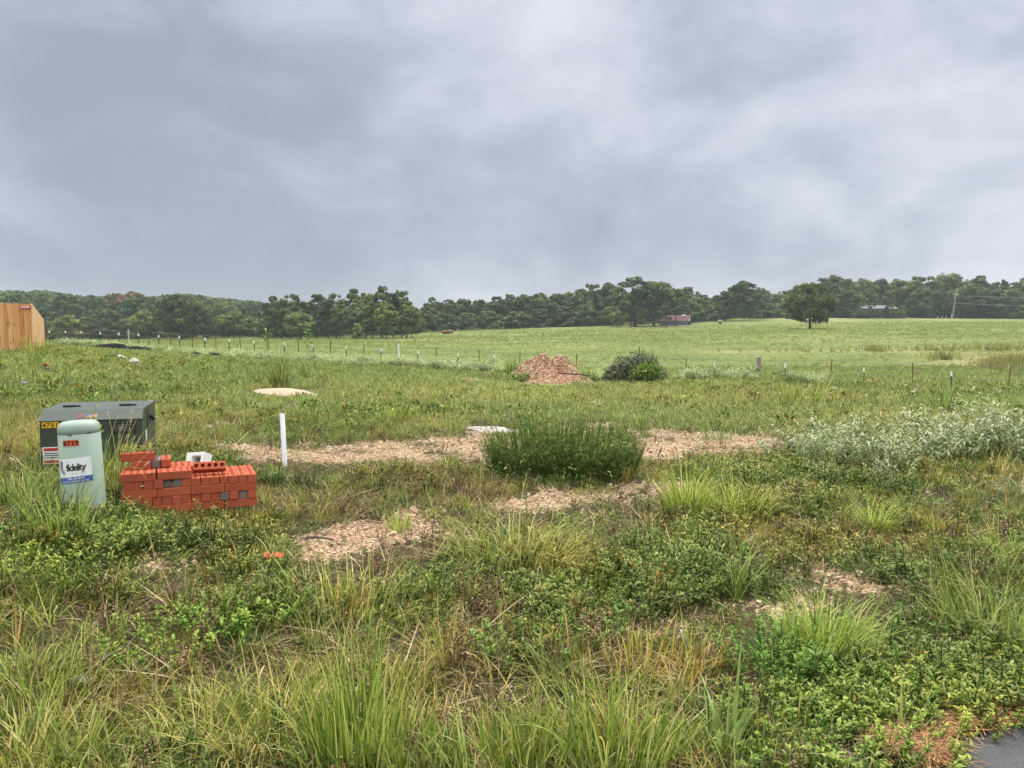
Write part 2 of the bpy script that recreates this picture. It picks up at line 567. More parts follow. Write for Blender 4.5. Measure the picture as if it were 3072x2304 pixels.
# ------------------------------------------------------------------ the ground: one sheet to the horizon
def ground_sheet():
    ys = [-30, -12, -5, -2]
    y = -1.0
    while y < 1.6:
        ys.append(y); y += 0.2
    y = 1.6
    while y < 860:
        ys.append(y); y += max(0.045, y*0.0085)
    ys += [900]
    ys = np.array(ys)
    us = np.sinh(np.linspace(-2.3, 2.3, 361))/math.sinh(2.3)
    us = np.concatenate([np.linspace(-0.85, 0.85, 341)])
    us = np.concatenate([[-1.5, -1.2, -1.05, -0.93], us, [0.93, 1.05, 1.2, 1.5]])
    X = us[None, :]*np.maximum(ys[:, None], 3.0)
    Y = np.repeat(ys[:, None], len(us), 1)
    Z = gz(X, Y)
    g = gravel_mask(X, Y).astype(float)
    g = np.where(Y < 60, g, 0)
    px, py = project(X, np.maximum(Y, 1), Z)
    nr, nc = X.shape
    idx = np.arange(nr*nc).reshape(nr, nc)
    q = np.stack([idx[:-1, :-1], idx[:-1, 1:], idx[1:, 1:], idx[1:, :-1]], -1).reshape(-1, 4)
    mb = MB()
    mb.add(np.stack([X, Y, Z], -1).reshape(-1, 3), q)
    me = mb.mesh('ground', ground_material(), True)
    def fa(name, arr):
        a_ = me.attributes.new(name, 'FLOAT', 'POINT')
        a_.data.foreach_set('value', arr.ravel().astype(np.float32))
    s_ = 0
    for q_ in range(6):
        jx, jy = rng.normal(0, .10*(1+np.abs(Y)*.05)), rng.normal(0, .13*(1+np.abs(Y)*.06))
        s_ = s_+gravel_mask(X+jx, Y+jy)
    g = np.where(Y < 60, s_/6.0, 0)
    fa('gravel', g)
    fa('field', np.clip((Y-15+3*fbm(X*.4, Y*.4, 5))/14, 0, 1))
    tn = blob(px, py, [(2000, 1195, 700, 30), (1300, 1185, 400, 30), (2950, 1085, 190, 28), (2640, 1053, 120, 7), (2250, 1055, 200, 4), (2450, 957, 160, 5), (1300, 1018, 200, 4), (1980, 982, 130, 6), (2800, 957, 160, 3)])
    fa('tan', tn*np.clip(fbm(X*.25, Y*.25, 77)*2.2-.35, 0, 1))
    return tag(link('ground', me), kind='structure')
ground_sheet()

# ------------------------------------------------------------------ blades, leaves, plants (vectorised)
def blades(mb, n, base_r, h, hv, lean, curl, w, segs=4, r=rng, at0=(0, 0, 0), vlo=0.0, vhi=1.0, mat=0, az=None, droop=0.0, ell=(1, 1)):
    """n curved grass blades rooted in a disc"""
    th = r.uniform(0, 2*math.pi, n)
    rr = base_r*np.sqrt(r.uniform(0, 1, n))
    root = np.stack([rr*np.cos(th)*ell[0], rr*np.sin(th)*ell[1], np.zeros(n)], 1)+np.array(at0)
    a = th+r.normal(0, 0.7, n) if az is None else az+r.normal(0, 0.5, n)
    Lh = h*np.clip(r.normal(1, hv, n), 0.3, 1.8)
    t0 = np.abs(r.normal(0.15, lean, n))*(0.35+0.9*rr/max(base_r, 1e-6))
    k = np.abs(r.normal(curl, curl*0.5, n))
    pts = np.zeros((n, segs+1, 3)); pts[:, 0] = root
    d = np.stack([np.cos(a), np.sin(a)], 1)
    for s in range(segs):
        f = (s+0.5)/segs
        ang = t0+k*f**1.5+droop*f**3
        st = Lh/segs
        pts[:, s+1, :2] = pts[:, s, :2]+d*(np.sin(ang)*st)[:, None]
        pts[:, s+1, 2] = pts[:, s, 2]+np.cos(ang)*st
    tw = a+math.pi/2+r.normal(0, 0.6, n)
    sd_ = np.stack([np.cos(tw), np.sin(tw), np.zeros(n)], 1)
    wv = w*np.clip(r.normal(1, 0.25, n), 0.5, 1.6)
    prof = np.array([0.6, 1.0, 0.95, 0.7, 0.4, 0.12]) if segs == 5 else np.interp(np.linspace(0, 1, segs+1), [0, .25, .6, 1], [.7, 1, .75, .1])
    off = sd_[:, None, :]*(wv[:, None]*prof[None, :]*0.5)[:, :, None]
    v = np.stack([pts-off, pts+off], 2).reshape(-1, 3)
    base = np.arange(n)[:, None]*(segs+1)*2
    k_ = np.arange(segs)[None, :]*2
    q = np.stack([base+k_, base+k_+1, base+k_+3, base+k_+2], -1).reshape(-1, 4)
    av = np.repeat(r.uniform(vlo, vhi, n), (segs+1)*2)
    mb.add(v, q, av, mat)
    return pts

def leaves(mb, P, D, size, asp=0.45, r=rng, vlo=0.0, vhi=1.0, mat=0, fold=0.0, droop=0.0, av=None):
    """leaf = two folded kites (4 triangles-ish as 2 quads): base P, pointing along D"""
    n = len(P)
    D = D/(np.linalg.norm(D, axis=1, keepdims=True)+1e-9)
    up = np.array([0, 0, 1.0])+r.normal(0, 0.25, (n, 3))
    sdv = np.cross(D, up); sdv /= np.linalg.norm(sdv, axis=1, keepdims=True)+1e-9
    nv = np.cross(sdv, D)
    s = (size*np.clip(r.normal(1, 0.3, n), 0.4, 1.9))[:, None]
    m1 = P+D*s*0.45+nv*s*0.08
    tip = P+D*s-np.array([0, 0, 1.0])*s*droop
    lft = m1-sdv*s*asp*0.5+nv*s*fold
    rgt = m1+sdv*s*asp*0.5+nv*s*fold
    v = np.stack([P, lft, m1, rgt, tip], 1).reshape(-1, 3)
    b = (np.arange(n)*5)[:, None]
    q = np.concatenate([b+np.array([[0, 2, 4, 1]]), b+np.array([[0, 3, 4, 2]])], 0)
    if av is None:
        av = r.uniform(vlo, vhi, n)
    mb.add(v, q, np.repeat(av, 5), mat)

def stems(mb, P0, D, Ln, w, segs=3, bend=0.3, r=rng, v=0.2, mat=0):
    """thin upright stems as crossed ribbons; returns points along them"""
    n = len(P0)
    D = D/(np.linalg.norm(D, axis=1, keepdims=True)+1e-9)
    Ln = np.broadcast_to(np.asarray(Ln, float), (n,))
    pts = np.zeros((n, segs+1, 3)); pts[:, 0] = P0
    side = r.normal(0, 1, (n, 3)); side[:, 2] = 0
    for s in range(segs):
        dd = D+side*bend*0.2*((s+1)/segs)
        dd /= np.linalg.norm(dd, axis=1, keepdims=True)
        pts[:, s+1] = pts[:, s]+dd*(Ln/segs)[:, None]
    tw = r.uniform(0, math.pi, n)
    for ph in (0, math.pi/2):
        sdv = np.stack([np.cos(tw+ph), np.sin(tw+ph), np.zeros(n)], 1)
        prof = np.linspace(1, 0.5, segs+1)
        off = sdv[:, None, :]*(w*prof*0.5)[None, :, None]
        vv = np.stack([pts-off, pts+off], 2).reshape(-1, 3)
        base = np.arange(n)[:, None]*(segs+1)*2
        k_ = np.arange(segs)[None, :]*2
        q = np.stack([base+k_, base+k_+1, base+k_+3, base+k_+2], -1).reshape(-1, 4)
        mb.add(vv, q, v, mat)
    return pts

def sphere_dirs(n, r=rng, zmin=-1.0):
    z = r.uniform(zmin, 1, n); a = r.uniform(0, 2*math.pi, n)
    s = np.sqrt(1-z*z)
    return np.stack([s*np.cos(a), s*np.sin(a), z], 1)

# prototypes that are only ever scattered (kept out of the scene itself)
def proto_col(name, meshes):
    c = bpy.data.collections.new(name)
    for i, me in enumerate(meshes):
        o = bpy.data.objects.new(me.name, me)
        c.objects.link(o)
    return c

def scatter(name, protos, X, Y, scl, tint, Z=None, tilt=0.12, label=None, cat=None, r=rng, idx=None):
    """one stuff object: points that carry rotation, scale, kind and tint; the prototypes are set on them"""
    n = len(X)
    Z = gz(X, Y) if Z is None else Z
    me = bpy.data.meshes.new(name)
    me.vertices.add(n)
    me.vertices.foreach_set('co', np.stack([X, Y, Z], 1).ravel().astype(np.float32))
    def fa(nm, typ, arr, key):
        a_ = me.attributes.new(nm, typ, 'POINT')
        a_.data.foreach_set(key, np.ascontiguousarray(arr).ravel())
    fa('scl', 'FLOAT', np.asarray(scl, np.float32), 'value')
    fa('rot', 'FLOAT_VECTOR', np.stack([r.normal(0, tilt, n), r.normal(0, tilt, n), r.uniform(0, 2*math.pi, n)], 1).astype(np.float32), 'vector')
    fa('idx', 'INT', (r.integers(0, len(protos), n) if idx is None else idx).astype(np.int32), 'value')
    tint = np.asarray(tint, np.float32)
    fa('tint', 'FLOAT_COLOR', np.concatenate([tint, np.ones((n, 1), np.float32)], 1), 'color')
    o = link(name, me)
    g = bpy.data.node_groups.new(name, 'GeometryNodeTree')
    g.interface.new_socket('Geometry', in_out='INPUT', socket_type='NodeSocketGeometry')
    g.interface.new_socket('Geometry', in_out='OUTPUT', socket_type='NodeSocketGeometry')
    gi = g.nodes.new('NodeGroupInput'); go = g.nodes.new('NodeGroupOutput')
    ip = g.nodes.new('GeometryNodeInstanceOnPoints')
    ci = g.nodes.new('GeometryNodeCollectionInfo')
    ci.inputs['Collection'].default_value = proto_col(name+'_kinds', protos)
    ci.inputs['Separate Children'].default_value = True
    ci.inputs['Reset Children'].default_value = True
    def na(nm, typ):
        x = g.nodes.new('GeometryNodeInputNamedAttribute'); x.data_type = typ
        x.inputs['Name'].default_value = nm
        return x.outputs['Attribute']
    e2r = g.nodes.new('FunctionNodeEulerToRotation')
    ip.inputs['Pick Instance'].default_value = True
    lk = g.links.new
    lk(gi.outputs[0], ip.inputs['Points']); lk(ci.outputs[0], ip.inputs['Instance'])
    lk(na('idx', 'INT'), ip.inputs['Instance Index'])
    lk(na('rot', 'FLOAT_VECTOR'), e2r.inputs[0]); lk(e2r.outputs[0], ip.inputs['Rotation'])
    lk(na('scl', 'FLOAT'), ip.inputs['Scale'])
    lk(ip.outputs[0], go.inputs[0])
    md = o.modifiers.new('scatter', 'NODES')
    md.node_group = g
    return tag(o, label, cat, None, 'stuff')

def fan(n, y0, y1, um=0.78, r=rng, p=2.0):
    """points spread over the ground the photo looks at; p=2 is even per square metre"""
    Y = (y0**p+(y1**p-y0**p)*r.uniform(0, 1, n))**(1/p)
    X = r.uniform(-um, um, n)*(Y+1.7*(y0 < 3))
    return X, Y
def ragged(X, Y, f, seed):
    return fbm(X*f, Y*f, seed, 3)
# ------------------------------------------------------------------ trees
ORD = ['first', 'second', 'third', 'fourth', 'fifth', 'sixth', 'seventh', 'eighth', 'ninth', 'tenth', 'eleventh', 'twelfth', 'thirteenth',
       'fourteenth', 'fifteenth', 'sixteenth', 'seventeenth', 'eighteenth', 'nineteenth', 'twentieth', 'twenty-first', 'twenty-second',
       'twenty-third', 'twenty-fourth', 'twenty-fifth', 'twenty-sixth', 'twenty-seventh', 'twenty-eighth', 'twenty-ninth', 'thirtieth',
       'thirty-first', 'thirty-second', 'thirty-third', 'thirty-fourth', 'thirty-fifth', 'thirty-sixth', 'thirty-seventh', 'thirty-eighth', 'thirty-ninth', 'fortieth']
bark = plain('bark', (0.085, 0.070, 0.055), 0.9, 0.1, var=0.4, scale=3)
LD, LL, LT = (0.036, 0.058, 0.020), (0.100, 0.148, 0.046), (0.185, 0.235, 0.075)
crown_mat = leafmat('tree_leaves', LD, LL, LT, inst=False, trans=0.22, rough=0.6, spec=0.15)
crown_mat_i = leafmat('wood_leaves', LD, LL, LT, inst=True, trans=0.22, rough=0.6, spec=0.15)

def crown_bm(seed, n_lobes, zlo, zhi, rad, leaf=0.026, n_leaf=6500, shape='round', gap=0.0):
    """crown of a tree one unit high: leaf clumps spread through many uneven lobes"""
    r = np.random.default_rng(seed)
    mb = MB()
    cs, rs = [], []
    k = 0
    while len(cs) < n_lobes and k < 4000:
        k += 1
        t = r.uniform(0, 1)
        if shape == 'round':
            env = math.sin(math.pi*min(1, 0.12+0.88*t)**0.85)**0.6
        elif shape == 'tall':
            env = math.sin(math.pi*(.20+.77*t))**.7
        elif shape == 'cone':
            env = 1.0-0.72*t
        else:   # pine: foliage in the upper part, flat tufts
            env = math.sin(math.pi*(.22+.74*t))**.6
        a = r.uniform(0, 2*math.pi)
        q = rad*env*r.uniform(0.25, 1.0)**0.6
        lr = rad*r.uniform(0.13, 0.30)*(0.8 if t > 0.7 else 1)
        c = np.array([q*math.cos(a), q*math.sin(a), zlo+(zhi-zlo)*t])
        if c[2]+lr > zhi+0.03:
            c[2] = zhi-lr*r.uniform(.5, 1.6)
        if all(np.linalg.norm(c-c2) > (0.35+gap)*(lr+r2) for c2, r2 in zip(cs, rs)):
            cs.append(c); rs.append(lr)
    tot = sum(x**2 for x in rs)
    for c, lr in zip(cs, rs):
        n = int(n_leaf*lr**2/tot)+4
        d = sphere_dirs(n, r, -0.75)
        q = r.uniform(0.2, 1.0, n)**0.5*(1+0.34*r.normal(0, 1, n)*0.6)
        P = c+d*np.array([1, 1, 0.72])*lr*q[:, None]
        nv = d+r.normal(0, 0.55, (n, 3)); nv[:, 2] += 0.35
        nv /= np.linalg.norm(nv, axis=1, keepdims=True)
        t1 = np.cross(nv, r.normal(0, 1, (n, 3))); t1 /= np.linalg.norm(t1, axis=1, keepdims=True)+1e-9
        t2 = np.cross(nv, t1)
        s = leaf*r.uniform(0.5, 1.4, n)[:, None]
        v = np.stack([P-t1*s, P-t2*s*0.7, P+t1*s, P+t2*s*0.7], 1).reshape(-1, 3)
        lobe_v = r.uniform(0.1, 0.75)
        mb.add(v, np.arange(n*4).reshape(n, 4), np.repeat(np.clip(lobe_v+r.normal(0, 0.18, n), 0, 1), 4))
    return mb, cs, rs

def trunk_bm(seed, cs, rs, zlo, h=0.7, r0=0.028, limbs=7, lean=0.02):
    r = np.random.default_rng(seed+100)
    mb = MB()
    zs = np.linspace(-0.04, h, 7)
    px_ = lean*np.sin(zs*5+seed); py_ = lean*np.cos(zs*4+seed)
    px_ -= px_[0]; py_ -= py_[0]
    mb.tube(np.stack([px_, py_, zs], 1), np.interp(zs, [-0.04, 0.03, h], [r0*1.5, r0, r0*0.3]), 7)
    for i in np.argsort([-c[2] for c in cs])[:limbs] if False else r.permutation(len(cs))[:limbs]:
        c = cs[i]
        z0 = min(max(zlo*0.75, c[2]*0.55), h*0.9)
        p0 = np.array([np.interp(z0, zs, px_), np.interp(z0, zs, py_), z0])
        mid = p0*0.5+c*0.5+np.array([0, 0, -0.02])
        mb.tube([p0, mid, c], [r0*0.5, r0*0.32, r0*0.12], 5)
    return mb

PROTO = {}
def make_proto(name, seed, n_lobes, zlo, zhi, rad, leaf, nl, shape, gap=0.0, r0=0.026, h=0.75, limbs=8):
    n_lobes = int(n_lobes*1.7)
    mb, cs, rs = crown_bm(seed, n_lobes, zlo, zhi, rad, leaf, nl, shape, gap)
    V = np.concatenate(mb.v)
    rr_ = np.percentile(np.hypot(V[:, 0], V[:, 1]), 97); zt = np.percentile(V[:, 2], 99.7)
    mb.v = [q*np.array([1, 1, 1/zt]) for q in mb.v]; cs = [q*np.array([1, 1, 1/zt]) for q in cs]; rad = rr_
    me = mb.mesh('crown', crown_mat)
    mi = me.copy(); mi.materials.clear(); mi.materials.append(crown_mat_i); mi.name = 'wood_crown'
    tk = trunk_bm(seed, cs, rs, zlo, h, r0, limbs).mesh('trunk', bark, True)
    PROTO.setdefault(name, []).append((me, tk, mi, rad))
for s in range(3):
    make_proto('oak', 10+s, 34, 0.24, 0.95, 0.46, 0.027, 7000, 'round', 0.02)
for s in range(3):
    make_proto('open', 20+s, 24, 0.30, 0.97, 0.36, 0.026, 4800, 'tall', 0.10, 0.022, 0.88, 16)
for s in range(3):
    make_proto('tall', 30+s, 26, 0.26, 0.96, 0.27, 0.025, 5200, 'tall', 0.05, 0.018, 0.8)
for s in range(2):
    make_proto('bushy', 40+s, 34, 0.06, 0.93, 0.50, 0.032, 6500, 'round', 0.0, 0.02, 0.6)
for s in range(2):
    make_proto('pine', 50+s, 18, 0.45, 0.98, 0.27, 0.024, 3600, 'pine', 0.1, 0.016, 0.9)
for s in range(2):
    make_proto('grove', 60+s, 22, 0.33, 0.96, 0.30, 0.026, 4800, 'tall', 0.08, 0.014, 0.85, 8)
make_proto('cedar', 70, 26, 0.04, 0.97, 0.36, 0.028, 5200, 'cone', 0.0, 0.016, 0.8)
for s in range(2):
    make_proto('high', 75+s, 30, 0.46, 0.95, 0.46, 0.026, 6000, 'round', 0.08, 0.024, 0.8, 12)
make_proto('lone', 80, 50, 0.20, 0.95, 0.60, 0.026, 11000, 'round', 0.0, 0.036, 0.75, 10)

DARK, MID, PALE, BLUE, WARM = (0.75, 0.80, 0.80), (1.0, 1.0, 1.0), (1.55, 1.45, 1.15), (0.80, 0.95, 1.05), (1.5, 1.15, 0.85)
def tree(kind, px, top, Y, label, group, wpx=None, base=None, tint=MID, variant=None, r=random):
    p = at(px, Y)
    if base is not None:
        _, s = ray(px, base); p.z = CAMZ+float(s)*Y
    u, s = ray(px, top)
    H = max(2.0, CAMZ+float(s)*Y-p.z)
    lst = PROTO[kind]
    me, tk, mi, rad = lst[variant if variant is not None else r.randrange(len(lst))]
    o = thing('tree', label, 'tree', p, r.uniform(0, 6.28), group)
    sx = H
    if wpx:
        sx = wpx*mpp(Y)/(2*rad*0.98)
    o.scale = (sx, sx, H)
    j = r.uniform(0.75, 1.3); h_ = r.uniform(.88, 1.16)
    c = link('crown', me, o); c.color = (tint[0]*j*h_, tint[1]*j, tint[2]*j*r.uniform(.8, 1.2), 1)
    link('trunk', tk, o)
    return o

# the lone oak in the field and the trees round the barn
tree('lone', 2430, 850, 195, 'big round-crowned tree standing alone in the middle of the pasture', None, 140, 989, (0.85, 0.9, 0.75), 0)
tree('open', 1905, 833, 262, 'tall dark open-topped oak, tallest of the trees beside the barn', 'trees round the barn', 150, 976, DARK, 0)
tree('high', 1960, 846, 265, 'broad round oak in front of the left half of the barn roof', 'trees round the barn', 140, 977, DARK, 1)
tree('high', 2028, 868, 258, 'lower oak whose crown overhangs the rusty barn roof', 'trees round the barn', 84, 979, DARK, 0)
tree('grove', 1892, 880, 258, 'dark tree on a slim trunk, leftmost of the trees beside the barn', 'trees round the barn', 80, 977, DARK, 0)
tree('tall', 1998, 900, 250, 'slim young tree standing right against the front wall of the barn', 'trees round the barn', 46, 981, MID, 0)
# the big oak right of the barn
tree('oak', 2232, 844, 285, 'large dark oak with a domed top between the barn and the lone pasture tree', None, 118, 952, DARK, 0)
tree('open', 2180, 876, 288, 'dark tree with ragged side boughs leaning against the large domed oak', None, 90, 954, DARK, 1)

def row(region, entries, group, labels):
    """entries: (kind, px, top, Y, width px, tint); the label counts them from the left"""
    for i, (k, px, top, Y, w, t) in enumerate(sorted(entries, key=lambda q: q[1])):
        col = {DARK: 'dark green', MID: 'mid green', PALE: 'light yellow-green', BLUE: 'bluish green', WARM: 'rusty red-brown'}[t]
        kn = {'oak': 'round oak', 'open': 'open-crowned oak', 'tall': 'tall broadleaf tree', 'bushy': 'low bushy tree', 'pine': 'flat-topped pine',
              'grove': 'thin-trunked tree', 'cedar': 'pointed cedar', 'lone': 'tree'}[k]
        tree(k, px, top, Y, f'{col} {kn}, {ORD[i]} from left {region}', group, w, None, t)

# left: trees in front of the wooded hill
row('along the far left field edge', [
    ('bushy', 20, 935, 240, 80, MID), ('bushy', 95, 940, 240, 90, DARK), ('tall', 150, 935, 245, 70, MID), ('bushy', 205, 945, 235, 90, PALE),
    ('bushy', 262, 950, 240, 70, MID), ('oak', 322, 928, 235, 80, DARK), ('bushy', 375, 958, 232, 66, MID), ('oak', 428, 934, 236, 84, PALE),
    ('bushy', 480, 950, 238, 60, MID), ('lone', 548, 884, 225, 172, DARK), ('bushy', 622, 960, 240, 60, MID), ('oak', 668, 945, 236, 88, PALE),
    ('oak', 702, 934, 232, 84, PALE), ('bushy', 758, 955, 236, 80, MID), ('bushy', 790, 968, 228, 60, DARK)], 'trees at the far left edge of the field',
    None)
# the grove left of centre
row('in the grove left of centre', [
    ('open', 828, 890, 215, 84, DARK), ('open', 872, 884, 210, 96, DARK), ('grove', 905, 905, 200, 80, DARK), ('oak', 900, 935, 195, 86, PALE),
    ('open', 950, 884, 212, 100, DARK), ('grove', 985, 900, 205, 70, DARK), ('open', 1010, 882, 210, 80, MID), ('grove', 1020, 915, 196, 66, MID),
    ('grove', 1058, 868, 205, 70, MID), ('grove', 1062, 930, 192, 66, DARK), ('grove', 1098, 880, 198, 70, PALE), ('open', 1145, 860, 200, 92, MID),
    ('grove', 1118, 905, 190, 76, MID), ('grove', 1160, 905, 186, 72, PALE), ('bushy', 1075, 970, 188, 44, PALE), ('grove', 1180, 880, 194, 66, MID), ('open', 1206, 873, 196, 66, MID),
    ('grove', 1220, 905, 184, 76, PALE), ('oak', 1235, 925, 182, 60, MID)], 'trees of the grove left of centre', None)
# the wood along the crest from the grove to the barn
row('in the wood before the barn', [
    ('open', 1302, 893, 262, 66, MID), ('oak', 1285, 920, 255, 70, MID), ('open', 1345, 900, 265, 72, BLUE), ('bushy', 1330, 940, 250, 80, DARK), ('oak', 1388, 897, 268, 84, MID),
    ('bushy', 1400, 940, 255, 80, MID), ('oak', 1440, 900, 266, 76, BLUE), ('tall', 1490, 890, 270, 70, MID), ('bushy', 1465, 935, 258, 90, DARK), ('oak', 1530, 884, 272, 84, DARK),
    ('oak', 1570, 884, 270, 80, MID), ('bushy', 1550, 935, 262, 84, DARK), ('oak', 1618, 880, 275, 90, MID), ('bushy', 1620, 928, 268, 80, DARK), ('oak', 1668, 882, 276, 88, DARK),
    ('bushy', 1690, 920, 272, 90, DARK), ('open', 1705, 878, 280, 72, MID), ('oak', 1742, 868, 282, 84, MID), ('open', 1776, 853, 285, 66, DARK), ('oak', 1828, 850, 290, 96, DARK),
    ('bushy', 1760, 915, 276, 80, DARK), ('bushy', 1830, 920, 280, 80, MID), ('oak', 1868, 878, 288, 80, MID), ('bushy', 1850, 945, 268, 44, PALE)], 'trees of the wood along the crest', None)
# from the barn to the right edge
row('in the wood right of the barn', [
    ('oak', 2062, 862, 305, 90, MID), ('tall', 2108, 885, 308, 60, MID), ('bushy', 2060, 905, 296, 90, MID), ('bushy', 2100, 915, 298, 70, PALE), ('bushy', 2135, 912, 300, 64, PALE),
    ('bushy', 2165, 925, 292, 60, MID), ('bushy', 2290, 905, 300, 80, MID), ('oak', 2292, 872, 306, 64, MID), ('bushy', 2330, 895, 304, 80, PALE), ('open', 2345, 874, 312, 72, MID),
    ('oak', 2395, 856, 314, 80, DARK), ('bushy', 2385, 905, 302, 80, DARK), ('open', 2470, 836, 312, 90, DARK), ('oak', 2500, 826, 316, 84, DARK), ('oak', 2535, 838, 310, 84, DARK),
    ('cedar', 2500, 880, 303, 70, DARK), ('cedar', 2540, 890, 303, 64, BLUE), ('oak', 2582, 837, 318, 84, MID), ('oak', 2635, 838, 318, 90, DARK), ('oak', 2690, 838, 322, 90, MID),
    ('bushy', 2645, 868, 318, 100, MID), ('open', 2730, 842, 318, 84, MID), ('open', 2762, 830, 322, 90, MID), ('lone', 2832, 824, 326, 150, MID), ('oak', 2790, 862, 312, 90, DARK),
    ('grove', 2608, 862, 292, 44, MID), ('grove', 2664, 868, 292, 46, DARK), ('bushy', 2880, 860, 316, 70, PALE), ('cedar', 2928, 830, 310, 80, DARK), ('open', 2935, 828, 316, 66, DARK), ('cedar', 2960, 870, 304, 84, BLUE), ('cedar', 2994, 842, 308, 76, DARK),
    ('open', 3038, 848, 312, 70, DARK), ('bushy', 3035, 880, 306, 90, DARK), ('open', 3074, 834, 310, 70, PALE), ('bushy', 2760, 905, 306, 70, DARK), ('bushy', 2820, 900, 308, 70, DARK)],
    'trees of the wood right of the barn', None)
# dead grey tree by the road
# ------------------------------------------------------------------ far-off woods read as one mass
def woods():
    X, Y, SC, TN, IX = [], [], [], [], []
    kinds = [m[2] for k in ('oak', 'open', 'tall', 'bushy', 'pine') for m in PROTO[k]]
    off = {'oak': (0, 3), 'open': (3, 3), 'tall': (6, 3), 'bushy': (9, 2), 'pine': (11, 2)}
    r = np.random.default_rng(5)
    def put(px, Yv, h, kind, tint):
        u, _ = ray(px, 1010)
        X.append(u*Yv); Y.append(Yv); SC.append(h); TN.append(np.array(tint)*r.uniform(0.8, 1.2)); IX.append(off[kind][0]+r.integers(off[kind][1]))
    # wooded hill on the left
    sky_px = [-400, 0, 60, 120, 250, 430, 560, 770, 860, 1000, 1300]
    sky_top = [872, 872, 874, 870, 888, 892, 884, 905, 915, 925, 930]
    for _ in range(820):
        px = r.uniform(-420, 1320); Yv = r.uniform(300, 640)
        t = np.interp(px, sky_px, sky_top)
        u, s = ray(px, t)
        zg = gz1(u*Yv, Yv)
        lim = CAMZ+s*Yv-zg
        h = r.uniform(13, 19)
        if lim < 7:
            continue
        h = min(h, lim*r.uniform(0.9, 1.03))
        put(px, Yv, h, 'pine' if r.uniform() < 0.5 and Yv > 420 else ('oak' if r.uniform() < .6 else 'tall'), (0.8, 0.95, 0.9) if r.uniform() < .8 else (1.2, 1.2, 0.9))
    put(390, 330, 15, 'oak', (1.9, 0.75, 0.8)); put(355, 340, 15, 'oak', (1.6, 0.8, 0.8)); put(410, 345, 16, 'oak', (1.7, .8, .85))
    # behind the crest from the grove to the right edge
    sk = [(1240, 935), (1262, 928), (1300, 905), (1400, 905), (1500, 900), (1600, 890), (1750, 880), (1900, 862), (2000, 862), (2100, 890), (2135, 893), (2200, 878), (2300, 880),
          (2400, 866), (2500, 842), (2700, 848), (2850, 840), (3000, 850), (3072, 852), (3500, 850)]
    for _ in range(620):
        px = r.uniform(1250, 3500); Yv = r.uniform(300, 430) if px > 2100 else r.uniform(285, 420)
        t = np.interp(px, [a for a, b in sk], [b for a, b in sk])
        u, s = ray(px, t)
        lim = CAMZ+s*Yv-gz1(u*Yv, Yv)
        h = min(lim, 21)*r.uniform(0.7, 0.97)
        if 2560 < px < 2700 and Yv < 345:
            continue
        if h > 4:
            put(px, Yv, h, ('oak', 'tall', 'bushy')[r.integers(3)], (0.75, 0.85, 0.9) if r.uniform() < .7 else (1.05, 1.05, 0.9))
    # undergrowth along the foot of the woods
    for _ in range(620):
        px = r.uniform(-350, 3500)
        if px < 800: Yv = r.uniform(238, 270); h = r.uniform(3, 6.5)
        elif px < 1260: Yv = r.uniform(222, 250); h = r.uniform(3, 7)
        elif px < 1850: Yv = np.interp(px, [1260, 1850], [248, 288])+r.uniform(0, 18); h = r.uniform(2.5, 6)
        else: Yv = r.uniform(304, 325); h = r.uniform(2, 5.5)
        if 2550 < px < 2705:
            Yv = r.uniform(294, 297); h = r.uniform(2.4, 3.3)
        if 2868 < px < 2895:
            h *= 0.4
        put(px, Yv, h, 'bushy', (0.7, 0.8, 0.85) if r.uniform() < .65 else (1.1, 1.15, .9))
    scatter('distant_wood', kinds, np.array(X), np.array(Y), np.array(SC), np.array(TN), tilt=0.02,
            label='dark green woods on the far hill and behind the pasture', idx=np.array(IX), r=r)
woods()

